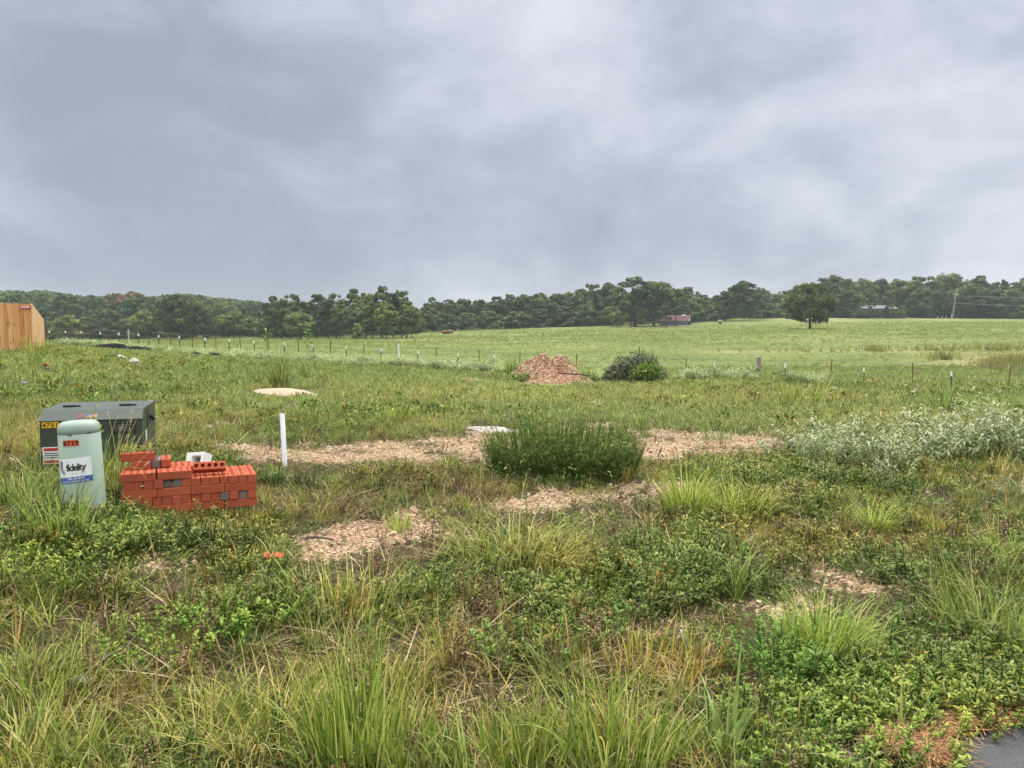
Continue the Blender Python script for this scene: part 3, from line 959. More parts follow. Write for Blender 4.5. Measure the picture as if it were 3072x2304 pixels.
# ------------------------------------------------------------------ barn
tin = plain('grey_tin', (0.24, 0.27, 0.29), 0.55, 0.4, 0.3, 0.3, 1.2)
white_trim = plain('white_trim', (0.70, 0.70, 0.68), 0.6)
dark_wood = plain('weathered_wood', (0.075, 0.062, 0.052), 0.9, 0.1, var=0.4, scale=4)
grey_wood = plain('grey_post_wood', (0.25, 0.20, 0.20), 0.9, 0.1, var=0.4, scale=9)
def rust_roof():
    t = MT('rusty_roof')
    p = t.obj()
    f = t.noise(p, 0.9, 5, 0.6, sc=(3.0, 0.5, 1))
    c = t.ramp(f, [(0.35, (0.055, 0.022, 0.019)), (0.5, (0.090, 0.042, 0.037)), (0.64, (0.13, 0.078, 0.070)), (0.80, (0.20, 0.16, 0.155))])
    return t.done(t.bsdf(c, 0.9, 0.12, 0.0))
def barn():
    p = at(2020, 268); _, s = ray(2020, 976); p.z = CAMZ+float(s)*268
    b = thing('barn', 'low old barn with a rusty tin roof under the trees on the crest', 'barn', p, math.radians(-22))
    Lx, D, he, hr = 4.9, 7.0, 1.6, 3.6
    m = MB()
    for x in np.arange(-Lx, Lx-0.01, 0.45):      # corrugated front wall
        m.box(x, x+0.22, -0.02, 0.08, -0.6, he); m.box(x+0.22, x+0.45, 0.02, 0.1, -0.6, he)
    m.build('front_wall', tin, b)
    m = MB()
    m.box(-Lx, Lx, D-0.1, D, -0.6, 2.4); m.box(-Lx, -Lx+0.1, 0.1, D-0.1, -0.6, 2.4)
    m.build('rear_wall', dark_wood, b)
    for y in (0.6, 2.6, 5.0, D-.3):
        m = MB(); m.box(Lx-0.14, Lx+0.02, y-0.08, y+0.08, -0.6, 2.4 if y > 6.5 else he+(hr-he)*min(y/5.2, 1)-.1); m.build('gable_post', dark_wood, b)
    m = MB(); m.box(Lx-0.10, Lx-.02, 3.2, D-0.12, 0.7, 2.5)
    m.build('gable_panel', dark_wood, b)
    m = MB()
    def slab(y0, z0, y1, z1, t=0.08):
        v = [(-Lx-.35, y0, z0), (Lx+.35, y0, z0), (Lx+.35, y1, z1), (-Lx-.35, y1, z1)]
        v2 = [(x, y, z-t) for x, y, z in v]
        m.add(v+v2, [(0, 1, 2, 3), (7, 6, 5, 4), (0, 4, 5, 1), (1, 5, 6, 2), (2, 6, 7, 3), (3, 7, 4, 0)])
    slab(-0.5, he-0.05, 5.2, hr); slab(5.2, hr-.003, D+0.4, 2.3)
    rf = m.build('roof', rust_roof(), b)
    m = MB()
    m.add([(2.4, 3.7, 3.43), (3.3, 3.9, 3.50), (3.3, 4.5, 3.74), (2.4, 4.3, 3.67)], [(0, 1, 2, 3)])
    m.add([(2.4, 3.7, 3.40), (3.3, 3.9, 3.47), (3.3, 4.5, 3.71), (2.4, 4.3, 3.64)], [(3, 2, 1, 0)])
    m.build('loose_sheet', white_trim, rf)
    m = MB()
    M = Matrix.Translation((Lx+0.4, -0.5, he-0.25)) @ Matrix.Rotation(math.atan2(hr-he, 5.7), 4, 'X')
    m.box(-0.04, 0.06, 0, 2.4, -0.05, 0.28, M=M)
    m.build('barge_board', white_trim, b)
barn()

# house with a pale roof among the trees on the right
def house():
    p = at(2628, 301)
    b = thing('house', 'long low house with a pale metal roof half hidden in the right-hand woods', 'house', p, math.radians(4))
    _, s = ray(2628, 925); ze = CAMZ+float(s)*301-p.z
    m = MB(); m.box(-7.8, 7.8, 0, 7, -0.5, ze-0.1); wl = m.build('wall', plain('house_wall', (0.12, 0.115, 0.11), 0.8), b)
    m = MB()
    v = [(-8.4, -0.6, ze-.1), (8.4, -0.6, ze-.1), (8.4, 3.5, ze+1.35), (-8.4, 3.5, ze+1.35), (-8.4, 7.6, ze-.1), (8.4, 7.6, ze-.1)]
    m.add(v+[(x, y, z-.12) for x, y, z in v], [(0, 1, 2, 3), (3, 2, 5, 4), (7, 6, 9, 8), (8, 9, 10, 11), (0, 6, 7, 1), (1, 7, 8, 2), (2, 8, 11, 5), (4, 10, 9, 3), (3, 9, 6, 0), (5, 11, 10, 4)][:9])
    m.build('roof', plain('pale_metal_roof', (0.125, 0.135, 0.145), 0.8, 0.1, 0.0), b)
    for x in (-5.5, -2, 1.5, 5):
        m = MB(); m.box(x, x+1.3, -0.06, 0.0, ze-2.1, ze-0.9); w_ = m.build('window', white_trim, b)
        m = MB(); m.box(x+.12, x+1.18, -0.09, -0.063, ze-2.0, ze-1.0); m.build('pane', plain('window_pane', (0.03, 0.04, 0.05), 0.1, 0.5), wl)
house()

# utility pole with its wires
def pole():
    Y = 292
    p = at(2862, Y); _, s = ray(2862, 958); p.z = CAMZ+float(s)*Y
    k = mpp(Y)
    g = thing('utility_pole', 'tall utility pole with a crossarm and two wires running right along the crest', 'utility pole', p)
    H = 78*k
    pole_m = plain('pole_wood', (0.20, 0.215, 0.21), 0.85, 0.1, var=0.2, scale=2)
    m = MB(); m.tube([(-0.6, 0, -0.5), (-0.25, 0, H*0.5), (0.1, 0, H)], [0.20, 0.17, 0.14], 8); m.build('shaft', pole_m, g, True)
    m = MB(); m.box(-1.15, 1.15, -0.22, -0.09, H-0.55, H-0.32); m.build('crossarm', plain('weathered_crossarm', (.34, .36, .35), .8), g)
    m = MB()
    m.tube([(-1.4, 0.3, -0.4), (-0.3, 0.12, H*0.55)], [0.13, 0.11], 7); m.build('brace', pole_m, g, True)
    for x in (-1.0, 0.15, 1.0):
        m = MB(); m.tube([(x, -0.15, H-0.32), (x, -0.15, H-0.2), (x, -0.15, H-0.05)], [0.05, 0.09, 0.03], 6); m.build('insulator', white_trim, g)
    wm_ = plain('wire_metal', (0.20, 0.22, 0.22), 0.5, 0.5)
    for y0, dy in ((888-880, 0), (910-880, 6)):
        z0 = H-y0*k
        t = np.linspace(0, 1, 13)
        m = MB(); m.tube(np.stack([0.2+60*t, -0.15+2*t, z0-dy*k*t-2.4*t*(1-t)], 1), 0.06, 5); m.build('wire', wm_, g)
    m = MB()
pole()
stub_m = plain('pale_stake', (0.52, 0.50, 0.46), 0.8)
for i, (px, lean) in enumerate([(2852, .25), (2856, .4), (2806, 1.4), (2820, 1.4), (2832, 1.2)]):
    p = at(px, 286); m = MB(); m.tube([(0, 0, -.3), (lean*.6, 0, 2.0 if i < 2 else 1.3)], [0.10, 0.08], 6)
    o = m.build('fence_post' if i > 1 else 'guy_guard', stub_m); o.location = p
    tag(o, ['pale guy-wire guard at the foot of the utility pole, left one', 'pale leaning guy-wire guard touching the foot of the utility pole',
            'slanting pale post left of the utility pole, farthest from it', 'slanting pale post left of the utility pole, middle of three', 'slanting pale post left of the utility pole, nearest to it'][i],
        'post', 'pale stakes by the utility pole')

# feeder, bale and cattle out in the pasture
def feeder():
    p = at(2160, 262); _, s = ray(2160, 972); p.z = CAMZ+float(s)*262
    f = thing('mineral_feeder', 'small roofed cattle feeder standing in the pasture right of the barn', 'feeder', p)
    m = MB(); m.box(-.36, .36, -.3, .3, -.1, .55); m.build('trough', dark_wood, f)
    for x in (-.33, .33):
        for y in (-.28, .28):
            m = MB(); m.box(x-.05, x+.05, y-.05, y+.05, .55, 1.12); m.build('leg', dark_wood, f)
    m = MB(); m.add([(-.75, -.6, 1.1), (.75, -.6, 1.1), (.75, .6, 1.25), (-.75, .6, 1.25), (-.75, -.6, 1.18), (.75, -.6, 1.18), (.75, .6, 1.33), (-.75, .6, 1.33)],
                    [(3, 2, 1, 0), (4, 5, 6, 7), (0, 1, 5, 4), (1, 2, 6, 5), (2, 3, 7, 6), (3, 0, 4, 7)]); m.build('roof', plain('pale_board', (0.36, 0.36, 0.22), .8), f)
feeder()
def cow(px, py, Y, label, rz):
    p = at(px, Y); _, s = ray(px, py); p.z = CAMZ+float(s)*Y
    me = bpy.data.meshes.new('cow')
    vs_ = [(-.95, 0, .78), (-.4, 0, .82), (.35, 0, .84), (.8, 0, .98), (1.12, 0, 1.12), (1.38, 0, .98),
           (-.8, .2, .4), (-.85, .2, 0), (-.8, -.2, .4), (-.78, -.2, 0), (.5, .2, .4), (.5, .2, 0), (.5, -.2, .4), (.55, -.2, 0), (-1.05, 0, .6), (-1.08, 0, .3)]
    es = [(0, 1), (1, 2), (2, 3), (3, 4), (4, 5), (0, 6), (6, 7), (0, 8), (8, 9), (2, 10), (10, 11), (2, 12), (12, 13), (0, 14), (14, 15)]
    me.from_pydata(vs_, es, [])
    o = link('cow', me)
    md = o.modifiers.new('skin', 'SKIN')
    rad_ = [.28, .34, .34, .2, .16, .1, .11, .06, .11, .06, .1, .06, .1, .06, .04, .03]
    for v_, r_ in zip(me.skin_vertices[0].data, rad_):
        v_.radius = (r_, r_*1.15)
    me.skin_vertices[0].data[1].use_root = True
    md2 = o.modifiers.new('sub', 'SUBSURF'); md2.levels = 1; md2.render_levels = 1
    me.materials.append(plain('black_hide', (0.02, 0.018, 0.017), 0.8))
    o.location = p; o.rotation_euler = (0, 0, rz)
    tag(o, label, 'cow', 'black cattle on the crest')
cow(2252, 957, 292, 'black cow on the crest right of the barn, left one of the three', 0.3)
cow(2284, 959, 290, 'black cow on the crest, middle one of the three', 2.6)
cow(2364, 960, 286, 'black cow on the crest just left of the lone pasture tree', 0.1)
def bale(px, py, Y, label, col, rad):
    p = at(px, Y)
    m = MB(); n = 18; th = np.arange(n)*2*math.pi/n
    rr = rad*(1+.04*np.sin(th*5))
    rings = []
    for x, k in ((-.72, .3), (-.7, .96), (-.35, 1.0), (.35, 1.0), (.7, .96), (.72, .3)):
        rings.append(np.stack([np.full(n, x), rr*k*np.cos(th), rr*k*np.sin(th)+rad*.9], 1))
    f = [(i*n+k, i*n+(k+1) % n, (i+1)*n+(k+1) % n, (i+1)*n+k) for i in range(5) for k in range(n)]
    f += [tuple(range(n-1, -1, -1)), tuple(5*n+k for k in range(n))]
    m.add(np.concatenate(rings), f)
    o = m.build('hay_bale', plain('old_hay', col, .95, .05, var=.5, scale=6), None, True)
    o.location = p; o.rotation_euler = (0, 0, .5)
    tag(o, label, 'hay bale', 'old hay bales at the wood edge')
bale(1334, 1000, 222, 'brown old hay bale lying at the edge of the field left of centre', (.15, .09, .055), .62)
bale(1350, 1000, 224, 'greyish old hay bale touching the brown bale on its right', (.15, .11, .08), .6)

# ------------------------------------------------------------------ the wire fence across the lot
def fence_line(px):
    """ground point of the boundary line at photo column px"""
    x = [100, 218, 447, 722, 1038, 1372, 1640, 2278, 2494, 2743, 3031, 3200]
    y = [74, 68, 61, 55.5, 50.5, 46, 42, 36.5, 34.7, 32.8, 30.6, 29.4]
    return float(np.interp(px, x, y))
rustred = plain('rusty_red_steel', (0.16, 0.055, 0.035), 0.8, 0.2, var=0.35, scale=20)
blacksteel = plain('black_steel', (0.022, 0.024, 0.024), 0.6, 0.3)
whitepaint = plain('white_paint', (0.80, 0.80, 0.78), 0.5)
wire_m = plain('fence_wire', (0.16, 0.15, 0.15), 0.6, 0.4)
def tpost(m, x, y, z, h, lean=0.0, h0=-0.25, k=1.0):
    """steel T-post: flange and stem"""
    M = Matrix.Translation((x, y, z)) @ Matrix.Rotation(lean, 4, 'Y')
    m.box(-.032*k, .032*k, -.008, .008, h0, h, M=M); m.box(-.008, .008, .008, .05*k, h0, h-.004, M=M)
def wire_fence():
    o = at(1640, 42)
    f = thing('wire_fence', 'long barbed-wire fence on rusty red steel posts crossing the whole field', 'fence', o)
    pts = []
    for px, top in [(100, 984), (136, 983), (174, 982), (220, 981), (272, 986), (327, 987), (447, 988), (511, 995), (578, 1001), (647, 1003), (723, 1004), (807, 1011), (896, 1014), (990, 1022), (1090, 1031),
                    (1196, 1048), (1310, 1040), (1437, 1050), (1560, 1055), (1730, 1062), (2062, 1078), (2494, 1096), (2743, 1108), (3031, 1118), (3150, 1124)]:
        Y = fence_line(px); p = at(px, Y)
        h = CAMZ+float(ray(px, top)[1])*Y-p.z
        h = min(max(h, 1.0), 1.5)
        m = MB(); tpost(m, 0, 0, 0, h, random.uniform(-.07, .07), k=min(1, max(.5, Y/62)))
        q = m.build('post', rustred, f); q.location = p-o
        pts.append((p, h))
    for k in (0.93, 0.68, 0.42):
        line = []
        for (a, ha), (b, hb) in zip(pts[:-1], pts[1:]):
            for t in (0, .5):
                q = a.lerp(b, t)-o
                line.append((q.x, q.y, q.z+k*(ha*(1-t)+hb*t)-(.03 if t else 0)))
        m = MB(); m.tube(line, 0.008, 4); m.build('wire', wire_m, f)
wire_fence()
def stakes():
    labs = ['nearest to the wooden privacy fence']+[ORD[i]+' from the wooden privacy fence' for i in range(1, 20)]
    lst = [(148, 992, 1030), (196, 992, 1032), (247, 993, 1034), (299, 996, 1034), (358, 998, 1036), (416, 1001, 1040), (476, 1005, 1040), (540, 1008, 1045), (612, 1013, 1054), (686, 1017, 1058),
           (764, 1021, 1060), (852, 1027, 1058), (941, 1032, 1064), (1038, 1037, 1062), (1141, 1044, 1068), (1251, 1051, 1078), (1372, 1059, 1085),
           (1480, 1064, 1090), (1600, 1072, 1096), (2147, 1105, 1130), (2358, 1114, 1140), (2596, 1121, 1150), (2859, 1128, 1160)]
    r = random.Random(3)
    for i, (px, top, base) in enumerate(lst):
        Y = fence_line(px)-2.2; p = at(px, Y)
        h = CAMZ+float(ray(px, top)[1])*Y-p.z
        h = min(max(h, 0.8), 1.6)
        if px < 1650:
            lab = 'black steel stake with a white tip, '+labs[i]
        else:
            lab = {2147: 'white-tipped stake low in the weeds right of the brush pile', 2358: 'white-tipped stake just right of the weathered wooden post',
                   2596: 'black stake with white tip between the two red posts on the right', 2859: 'black stake with a broad white tip, rightmost of all'}[px]
        t = thing('stake', lab, 'stake', p, r.uniform(-.3, .3), 'white-tipped black stakes along the field fence')
        ln = r.uniform(-.05, .05); kk = min(1, max(.5, Y/62))
        m = MB(); tpost(m, 0, 0, 0, h-.20, ln, k=kk); m.build('shaft', blacksteel, t)
        m = MB(); tpost(m, 0, 0, 0, h, ln, h-.198, k=kk); m.xform(Matrix.Diagonal((1.6, 1.6, 1, 1))); m.build('white_tip', whitepaint, t)
stakes()
for px, top, lab, mt, rad in [(386, 988, 'thin pale post standing in the stake row nearest the boulders', plain('bleached_wood', (.42, .40, .36), .8), .05),
                              (1196, 1031, 'thin white pipe post in the fence row left of the dirt mound', whitepaint, .045)]:
    Y = fence_line(px)-1.2; p = at(px, Y); h = max(.9, CAMZ+float(ray(px, top)[1])*Y-p.z)
    m = MB(); m.tube([(0, 0, -.3), (0, 0, h*.5), (-.02, 0, h)], rad, 10); o = m.build('pole', mt, None, False); o.location = p
    tag(o, lab, 'pole')
def wood_post():
    Y = 36.0; p = at(2278, Y); h = CAMZ+float(ray(2278, 1071)[1])*Y-p.z
    m = MB()
    n = 10; th = np.arange(n)*2*math.pi/n
    rr = .10*(1+.08*np.sin(3*th+1))
    rings = [np.stack([rr*k*np.cos(th)+dx, rr*k*np.sin(th), np.full(n, z)+(0 if z < h else .02*np.cos(th))], 1) for z, k, dx in ((-.3, 1.02, 0), (.4, 1, .01), (h*.8, .98, 0), (h, .95, -.01))]
    m.add(np.concatenate(rings), [(i*n+k, i*n+(k+1) % n, (i+1)*n+(k+1) % n, (i+1)*n+k) for i in range(3) for k in range(n)]+[tuple(3*n+k for k in range(n))])
    o = m.build('wooden_post', grey_wood, None, False); o.location = p
    tag(o, 'weathered grey round wooden fence post with a flat dark top', 'post')
wood_post()
# flattened black silt fence by the far left posts
def silt(pa, pb, Ya, Yb, h, lab):
    m = MB(); n = 26; v = []
    za, zb = at(pa, Ya).z, at(pb, Yb).z
    r = np.random.default_rng(int(pa))
    hh = h*(0.6+.5*vnoise(np.arange(n)*.35+pa, np.zeros(n), 3))*np.clip(np.minimum(np.arange(n), n-1-np.arange(n))/3, .3, 1)
    for i in range(n):
        t = i/(n-1); p = at(pa+(pb-pa)*t, Ya+(Yb-Ya)*t); p.z = za+(zb-za)*t
        for k, (dy, z) in enumerate(((.0, -.15), (.02, hh[i]*.6), (.10, hh[i]), (.16, hh[i]*.9), (.2, -.15))):
            v.append((p.x, p.y+dy, p.z+z))
    f = [(i*5+k, (i+1)*5+k, (i+1)*5+k+1, i*5+k+1) for i in range(n-1) for k in range(4)]
    m.add(v, f)
    o = m.build('silt_fence', plain('black_fabric', (.018, .018, .02), .7, .2))
    tag(o, lab, 'silt fence', 'sagging black silt fence lengths')
silt(270, 468, 54, 50, .46, 'sagging length of black silt fence nearest the wooden fence')
silt(560, 672, 47.5, 45.5, .34, 'short low scrap of black silt fence farther right along the stakes')

# ------------------------------------------------------------------ wooden privacy fence, far left
def fence_wood():
    t = MT('new_cedar')
    p = t.obj()
    sp = t.n('ShaderNodeSeparateXYZ'); t.l(p, sp.inputs[0])
    g = t.noise(p, 5.0, 6, 0.6, sc=(4.0, 4.0, 0.28))
    v = t.attr('v')
    a = t.ramp(v, [(0, (.50, .215, .07)), (.5, (.64, .33, .13)), (1, (.70, .47, .27))])
    c = t.mix(t.step(g, .52, .75), a, (.30, .115, .035))
    kn = t.n('ShaderNodeTexVoronoi'); kn.inputs['Scale'].default_value = 1.0
    mp = t.n('ShaderNodeMapping'); mp.inputs['Scale'].default_value = (6.2, 6.2, 2.4); t.l(p, mp.inputs[0]); t.l(mp.outputs[0], kn.inputs['Vector'])
    c = t.mix(t.math('SUBTRACT', 1.0, t.step(kn.outputs['Distance'], .05, .16)), c, (.14, .05, .02))
    return t.done(t.bsdf(c, .8, .2))
def privacy_fence():
    mat = fence_wood()
    Y = 27.5
    a = at(133-36, Y)
    o = thing('privacy_fence', 'new cedar picket privacy fence at the far left of the lot', 'fence', a)
    top = CAMZ+float(ray(97, 911)[1])*Y-a.z
    r = np.random.default_rng(2)
    def picket(m, x, y, dx, dy, w, z0, z1, vv):
        ux, uy = dx, dy; nx, ny = -dy, dx
        sh = r.uniform(-.004, .004)
        pr = [(0, z0), (w, z0), (w, z1-.025), (w-.03, z1), (.03, z1), (0, z1-.025)]
        f1 = [(x+ux*s+nx*(-.01+sh), y+uy*s+ny*(-.01+sh), z) for s, z in pr]; f2 = [(x+ux*s+nx*(.01+sh), y+uy*s+ny*(.01+sh), z) for s, z in pr]
        m.add(f1+f2, [tuple(range(6)), tuple(range(11, 5, -1))]+[(i, 6+i, 6+(i+1) % 6, (i+1) % 6) for i in range(6)], vv)
    m = MB()
    s = 0; i = 0
    while s < 4.6:                                     # facing run, going left
        x = -s-.14; gz_ = gz1(a.x+x, a.y)-a.z
        tp = top+.018*s+r.uniform(-.012, .012)
        picket(m, x, 0, 1, 0, .136, gz_-.05, tp, r.uniform(0, .7)); s += .142
    for z in (.35, 1.0, 1.6):
        m.box(-4.7, 0, .03, .07, z, z+.09, .5)
    m.build('front_panel', mat, o)
    m = MB()
    # run turning away, stepping down in a curve
    d = Vector((0.235, 1.0)).normalized()
    n = 36
    e = at(133, 35.0)
    dv = Vector((e.x-a.x, e.y-a.y)); Ln = dv.length; dv.normalize()
    n = int(Ln/.142)
    lows = CAMZ+float(ray(132, 960)[1])*35-a.z
    for i in range(n):
        q = i/(n-1)
        x, y = dv.x*(i*.142+.012), dv.y*(i*.142+.012)
        tp = top+(lows-top)*(q**1.15)
        picket(m, x, y, dv.x, dv.y, .136, gz1(a.x+x, a.y+y)-a.z-.05, tp, .72+.28*r.uniform())
    m.build('side_panel', mat, o)
    # the sign screwed on it
    zc_ = CAMZ+float(ray(77, 922)[1])*Y-a.z
    xc = float(ray(77, 922)[0])*Y
    sg = thing('sign', 'small red and white sign plate fixed high on the wooden privacy fence', 'sign', (xc, a.y-.028, a.z+zc_))
    w, h = 28*mpp(Y)/2, 11*mpp(Y)/2
    m = MB(); m.box(-w, w, -.004, .004, -h, h); m.build('plate', plain('sign_red', (.45, .035, .05), .5), sg)
    m = MB(); m.box(-w*.88, w*.88, -.0075, -.0045, -h*.35, h*.8); m.build('panel', plain('sign_pale', (.72, .56, .56), .5), sg)
    m = MB()
    for k in range(7):
        m.box(-w*.6+k*w*.16, -w*.6+k*w*.16+w*.11, -.010, -.0078, h*.05, h*.45)
    m.box(-w*.55, w*.6, -.010, -.0045, -h*.72, -h*.58)
    m.build('lettering', plain('sign_text', (.55, .18, .2), .5), sg)
privacy_fence()
# ------------------------------------------------------------------ text helper
TXT = {}
def text_mesh(s, height, bold=0.0, condense=1.0, spacing=1.0):
    """flat lettering as verts (x, y) centred on the origin, cap height = height"""
    cu = bpy.data.curves.new('lettering', 'FONT')
    cu.body = s; cu.size = 1.0; cu.offset = bold; cu.space_character = spacing; cu.resolution_u = 4
    o = bpy.data.objects.new('lettering', cu)
    COL.objects.link(o)
    bpy.context.view_layer.update()
    dg = bpy.context.evaluated_depsgraph_get()
    me = bpy.data.meshes.new_from_object(o.evaluated_get(dg))
    v = np.array([tuple(x.co)[:2] for x in me.vertices])
    f = [tuple(p.vertices) for p in me.polygons]
    bpy.data.objects.remove(o); bpy.data.meshes.remove(me); bpy.data.curves.remove(cu)
    v = v-(v.max(0)+v.min(0))/2
    k = height/(0.70)
    return v*np.array([k*condense, k]), f

black_ink = plain('black_ink', (.015, .015, .015), .5)
yellow_tag = plain('yellow_tag', (.72, .42, .02), .5)
orange_tag = plain('orange_tag', (.62, .10, .035), .5)
white_tag = plain('white_label', (.78, .78, .78), .45)
blue_tag = plain('blue_band', (.035, .09, .36), .45)
red_tag = plain('red_band', (.42, .045, .035), .5)

# ------------------------------------------------------------------ pad-mounted transformer
def transformer():
    g = plain('olive_steel', (.040, .054, .040), .42, .45, var=.15, scale=9)
    gt = g
    fr = at(420, 6.5)                          # front right corner on the ground
    ang = math.radians(16.6)
    o = thing('transformer', 'dark olive green pad-mounted electrical transformer box behind the green pedestal', 'transformer', fr, ang)
    Wd, D = .775, .72
    ztop = CAMZ+float(ray(421, 1224)[1])*6.57-fr.z
    zs = CAMZ+float(ray(419, 1254)[1])*6.5-fr.z
    # profile (y from the front, z)
    pr = [(0, -.15), (0, zs), (.075, ztop), (D, ztop+.012), (D, -.15)]
    m = MB()
    def prism(x0, x1, P, mm, mat=0):
        n = len(P)
        v = [(x0, y, z) for y, z in P]+[(x1, y, z) for y, z in P]
        mm.add(v, [tuple(range(n-1, -1, -1)), tuple(range(n, 2*n))]+[(i, (i+1) % n, n+(i+1) % n, n+i) for i in range(n)], .5, mat)
    prism(-Wd+.006, -.006, [(.006, -.15), (.006, zs-.006), (.08, ztop-.010), (D-.004, ztop), (D-.004, -.15)], m)
    m.build('cabinet', g, o)
    m = MB()
    # hood: sloping front skirt and lid front strip, a little proud
    prism(-Wd, 0, [(0, zs-.004), (.072, ztop), (.30, ztop+.006), (.30, ztop-.006), (.075, ztop-.014), (.004, zs-.016)], m)
    m.build('hood', g, o)
    m = MB()
    prism(-Wd, 0, [(.306, ztop+.006), (D, ztop+.014), (D, ztop-.004), (.306, ztop-.006)], m)
    m.build('rear_lid', g, o)
    m = MB()
    prism(-Wd+.004, -.004, [(0, -.15), (0, zs-.03), (.005, zs-.03), (.005, -.15)], m)
    m.build('door', g, o)
    m = MB()
    m.box(-.004, .0015, .262, .2645, -.1, ztop-.03)
    m.build('side_seam', black_ink, o)
    for x in (-.60, -.16):
        m = MB(); m.box(x-.065, x+.02, .27, .335, ztop+.008, ztop+.022); m.box(x+.02, x+.065, .285, .32, ztop+.008, ztop+.018)
        m.build('hinge', blacksteel, o)
    # nameplate, side fittings
    m = MB(); m.box(-.235, -.055, -.006, -.001, zs-.125, zs-.035); np_ = m.build('nameplate', blacksteel, o)
    m = MB()
    for k in range(4):
        m.box(-.225, -.075-.03*(k % 2), -.0085, -.0063, zs-.055-.016*k, zs-.051-.016*k)
    m.box(-.105, -.088, -.009, -.0063, zs-.108, zs-.095)
    m.build('engraving', plain('engraved_grey', (.18, .18, .18), .5), np_)
    for y, z in ((.40, .10), (.50, .13)):
        m = MB(); m.tube([(-.004, y, ztop-z), (.012, y, ztop-z)], .022, 10); m.tube([(.012, y, ztop-z), (.026, y, ztop-z)], .012, 8); m.build('fitting', blacksteel, o)
    m = MB(); m.box(-.002, .002, .14, .20, ztop-.29, ztop-.20); m.build('side_label', white_tag, o)
    # yellow number tags
    def tagtext(x, z, s, hh, wchar, mat, name):
        n = len(s); ww = wchar*n
        m = MB()
        for i in range(n):
            m.box(x+i*wchar, x+(i+1)*wchar-.002, -.004, -.001, z-hh/2, z+hh/2)
        t_ = m.build(name, mat, o)
        m = MB()
        for i, ch in enumerate(s):
            v, f = text_mesh(ch, hh*.74, .018)
            m.add(np.stack([v[:, 0]+x+(i+.5)*wchar-.001, np.full(len(v), -.0055), v[:, 1]+z], 1), f)
        m.build('digits', black_ink, t_)
    tagtext(-Wd+.022, zs-.038, '4751', .048, .031, yellow_tag, 'number_tag')
    tagtext(-Wd+.165, zs-.038, '2', .048, .032, yellow_tag, 'number_tag')
    tagtext(-.405, zs-.15, '0', .048, .030, yellow_tag, 'number_tag')
    # warning sticker
    m = MB(); m.box(-Wd+.02, -Wd+.26, -.004, -.001, zs-.36, zs-.22); w_ = m.build('warning_sticker', white_tag, o)
    m = MB(); m.box(-Wd+.028, -Wd+.252, -.006, -.0043, zs-.252, zs-.227); m.box(-Wd+.028, -Wd+.252, -.006, -.0043, zs-.352, zs-.328); m.build('red_band', red_tag, w_)
    m = MB()
    for k in range(3):
        m.box(-Wd+.035, -Wd+.20-.03*k, -.006, -.0043, zs-.275-.018*k, zs-.268-.018*k)
    m.build('sticker_lettering', black_ink, w_)
    # emblem and little flag on the sloping skirt
    sl = math.atan2(ztop-zs, .072)
    M = Matrix.Translation((0, 0, zs-.004)) @ Matrix.Rotation(sl-math.pi/2, 4, 'X')
    def onslope(v, off):
        v = np.asarray(v); q = np.stack([v[:, 0], np.full(len(v), -off), v[:, 1]], 1)
        A = np.array(M); return q @ A[:3, :3].T+A[:3, 3]
    m = MB(); th = np.linspace(0, 2*math.pi, 25)[:-1]
    ring = np.concatenate([np.stack([.024*np.cos(th)-.475, .024*np.sin(th)+.04], 1), np.stack([.019*np.cos(th)-.475, .019*np.sin(th)+.04], 1)])
    m.add(onslope(ring, .004), [(i, (i+1) % 24, 24+(i+1) % 24, 24+i) for i in range(24)])
    v, f = text_mesh('E', .024, .015)
    m.add(onslope(v+np.array([-.475, .04]), .004), f)
    m.build('emblem', plain('emblem_red', (.36, .07, .09), .5), o)
    m = MB(); m.add(onslope(np.array([(-.425, .022), (-.35, .022), (-.35, .06), (-.425, .06)]), .003), [(0, 1, 2, 3)]); fl = m.build('flag_sticker', white_tag, o)
    m = MB()
    for k in range(4):
        m.add(onslope(np.array([(-.425, .022+k*.0105), (-.35, .022+k*.0105), (-.35, .0275+k*.0105), (-.425, .0275+k*.0105)]), .0045), [(0, 1, 2, 3)])
    m.build('stripes', red_tag, fl)
    m = MB(); m.add(onslope(np.array([(-.425, .040), (-.395, .040), (-.395, .06), (-.425, .06)]), .006), [(0, 1, 2, 3)]); m.build('canton', blue_tag, fl)
transformer()

